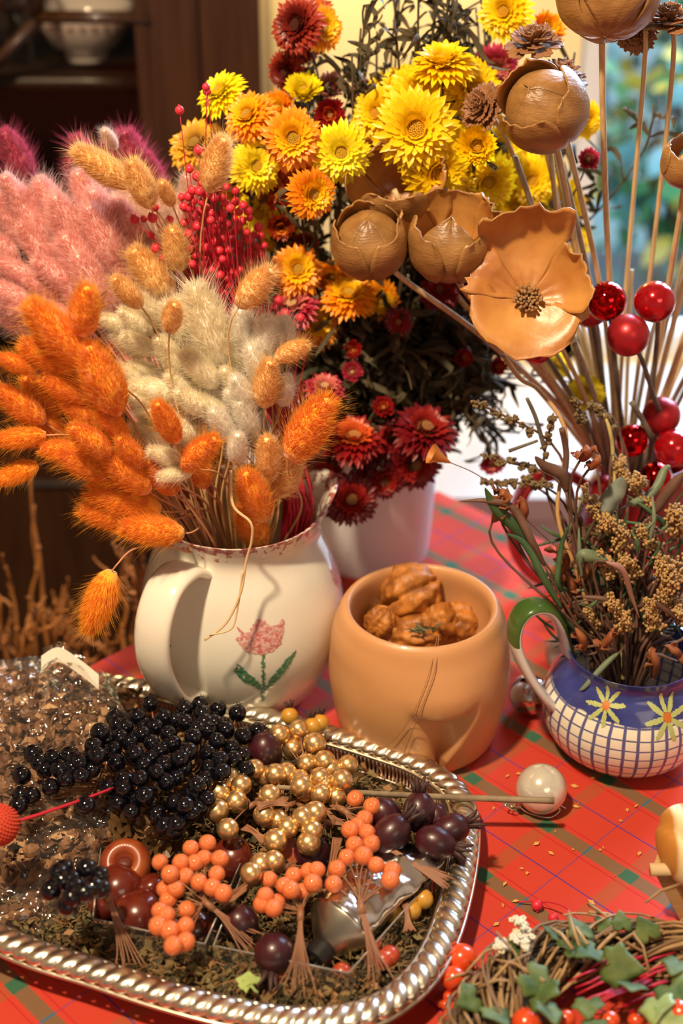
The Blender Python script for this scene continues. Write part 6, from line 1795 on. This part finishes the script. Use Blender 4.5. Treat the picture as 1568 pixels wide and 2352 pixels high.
for (px, py) in [(1060, 2203), (1042, 2248), (1055, 2312), (1037, 2272), (1030, 2290), (1022, 2308), (1115, 2235), (1080, 2310)]:
    b.tube(catmull([P(px, py, .015), P((px + 1120) / 2, (py + 2240) / 2 - 8, .028), P(1120, 2245, .03)], 4), .0007, seg=5)
b.build('berry_stalks', mat('red_brown_stalk', (0.20, 0.04, 0.02), .5), wr)
for k in range(36):
    x0, y0 = U(1290, 1500), U(2225, 2330); a = U(-.5, .3); L_ = U(40, 110); b = MB() if k % 12 == 0 else b
    b.tube([P(x0, y0, .030), P(x0 + L_ * .5, y0 - L_ * .25 + U(-6, 6), .036), P(x0 + L_, y0 - L_ * .45, .034)], .0007, seg=5)
    if k % 12 == 11: b.build('red_raffia', m_rs, wr)
# small white flower sprig tucked in the wreath
c = P(1190, 2185, .035); t = thing('white_flower_sprig', c, 'tiny white blossom sprig tucked into the left of the wreath', 'flower sprig')
b = MB(); b.tube(catmull([P(1235, 2215, .03), P(1205, 2180, .04), P(1195, 2120, .05)], 5), .0009, .0006, 6); b.tube([P(1205, 2180, .04), P(1155, 2165, .042)], .0008, .0006, 6); b.build('stem', m_glf, t)
b = MB()
for (x, y, n_) in [(1192, 2118, 7), (1205, 2128, 6), (1182, 2112, 4), (1190, 2145, 8), (1200, 2160, 7), (1180, 2155, 5), (1150, 2165, 8), (1160, 2180, 6), (1145, 2172, 4), (1210, 2172, 6), (1215, 2145, 3)]:
    for k in range(n_):
        p = P(x + U(-9, 9), y + U(-9, 9), .045 + U(-.003, .003)); 
        for j in range(5):
            a = j * 1.2566 + U(-.2, .2); b.sphere(p + Vector((math.cos(a), math.sin(a), .3)) * .0013, .0011, 5, 4, sc=(1, 1, .5))
b.build('blossoms', mat('white_blossom', (0.66, 0.60, 0.44), .6), t)

# =================================================================== WOODEN TRAY WITH ROLL (right edge)
bx0 = P(1530, 2110, 0); 
wb = thing('wooden_bowl', P(1620, 2060, 0), 'pale wooden tapered trough holding a roll at right edge', 'bowl')
m_wb2 = mat('pale_wood', (0.58, 0.36, 0.16), .55, col2=(0.48, 0.28, 0.11), nscale=14, stretch=(3, 20, 20)); 
tp_ = [P(1494, 2010, .050), P(1760, 2030, .050), P(1800, 1850, .05), P(1535, 1945, .050)]
bt_ = [P(1568, 2130, .0), P(1740, 2140, .0), P(1760, 2010, .0), P(1600, 2040, .0)]
tp_ = [P(1496, 1995, .050), P(1800, 1995, .050), P(1800, 1860, .05), P(1522, 1950 - 30, .050)]
b = MB()
ctp = sum(tp_, Vector()) / 4; cbt = sum(bt_, Vector()) / 4
ti = [p.lerp(ctp, .10) for p in tp_]; bi = [p.lerp(cbt, .12) + Vector((0, 0, .006)) for p in bt_]
b.add(tp_ + bt_ + ti + bi, [[0, 4, 5, 1], [1, 5, 6, 2], [2, 6, 7, 3], [3, 7, 4, 0], [7, 6, 5, 4], [8, 9, 13, 12], [9, 10, 14, 13], [10, 11, 15, 14], [11, 8, 12, 15], [12, 13, 14, 15], [0, 1, 9, 8], [1, 2, 10, 9], [2, 3, 11, 10], [3, 0, 8, 11]])
o = b.build('trough', m_wb2, wb, smooth=False)
md = o.modifiers.new('bevel', 'BEVEL'); md.width = .003; md.segments = 3
b = MB(); b.tube([tp_[0] + Vector((-.001, -.001, 0)), tp_[1]], .0042, seg=12); b.build('rim_moulding', mat('light_wood_rim', (0.66, 0.46, 0.25), .5), wb)
c = P(1592, 1950, .060); q = Quaternion((0, 0, 1), .5)
b = MB(); b.sphere(c, .022, 40, 26, sc=(.95, 1.35, 1.15), rot=(q @ Quaternion((1, 0, 0), .6)).to_matrix())
for i, v in enumerate(b.v):
    d = v - c; g = (q.inverted() @ d)
    cut = abs(g.x + .35 * g.z + .008) ; up_ = max(0, g.z + .012) / .03
    if cut < .0035 and g.y < .03: b.v[i] = v - d.normalized() * .0035 * up_ * (1 - cut / .0035)
rl = b.build('bread_roll', bpy.data.materials.new('baked_crust')); m_ = rl.data.materials[0]; m_.use_nodes = True
nt = m_.node_tree; N = nt.nodes; L = nt.links; pb = N['Principled BSDF']; tc = N.new('ShaderNodeTexCoord')
wv = N.new('ShaderNodeTexWave'); wv.wave_type = 'BANDS'; wv.inputs['Scale'].default_value = 14; wv.inputs['Distortion'].default_value = 2.0; L.new(tc.outputs['Object'], wv.inputs[0])
cr = N.new('ShaderNodeValToRGB'); cr.color_ramp.elements[0].color = (0.50, 0.20, 0.035, 1); cr.color_ramp.elements[1].color = (0.80, 0.60, 0.34, 1); cr.color_ramp.elements[0].position = .72; cr.color_ramp.elements[1].position = .95
L.new(wv.outputs['Fac'], cr.inputs[0]); L.new(cr.outputs[0], pb.inputs['Base Color']); pb.inputs['Roughness'].default_value = .5
tag(rl, 'round golden baked roll with pale score marks in the wooden trough', 'bread')

# =================================================================== DARK CORNER: BROWN TWIGS ON THE LEFT
random.seed(61)
m_tw = mat('orange_brown_twig', (0.46, 0.18, 0.035), .7, col2=(0.28, 0.10, 0.02), nscale=50)
def branch(px0, py0, px1, py1, Y, depth, r, b):
    p, e = PY(px0, py0, Y), PY(px1, py1, Y + U(-.03, .03)); n = 6
    pts = [p.lerp(e, i / n) + Vector((U(-1, 1), U(-1, 1), U(-1, 1))) * .003 * (0 < i < n) for i in range(n + 1)]
    b.tube(catmull(pts, 3), r, r * .55, 6)
    for q in pts[2:-1:2]: b.sphere(q, r * 1.3, 6, 4)
    if depth:
        for k in range(3):
            t_ = U(.25, .95); x = px0 + (px1 - px0) * t_; y = py0 + (py1 - py0) * t_; a = U(-1, 1) * .9; L_ = math.hypot(px1 - px0, py1 - py0) * U(.25, .5)
            a0 = math.atan2(py1 - py0, px1 - px0) + a; branch(x, y, x + math.cos(a0) * L_, y + math.sin(a0) * L_, Y, depth - 1, r * .7, b)
for i, (x0, y0, x1, y1) in enumerate([(115, 1560, 70, 1090), (80, 1560, 78, 1160), (60, 1640, 20, 1340), (20, 1650, 0, 1380), (150, 1600, 165, 1380), (260, 1600, 240, 1370), (300, 1560, 330, 1280), (280, 1540, 290, 1260), (10, 1700, 60, 1440), (200, 1560, 120, 1360), (330, 1500, 300, 1300), (60, 1600, -30, 1420),
                                      (90, 1620, 130, 1440), (180, 1580, 210, 1400), (40, 1600, 100, 1400)]):
    b = MB(); Y = 1.12 + U(-.04, .08); branch(x0, y0, x1, y1, Y, 0 if i < 2 else (2 if y1 > 1400 else 1), .0024, b)
    e0 = PY(x0, y0, Y); b.tube([e0, Vector((e0.x, e0.y + .1, FZ + .25)), Vector((e0.x + .01, e0.y + .12, FZ))], .0028, .003, 6)
    o = b.build('twig_branch', m_tw); tag(o, None, 'branch', 'bare brown branches beyond the table'); reg(o, 'bare orange brown branch in the dark corner beyond the table', 'the branches', x1, y1)

finish_labels()
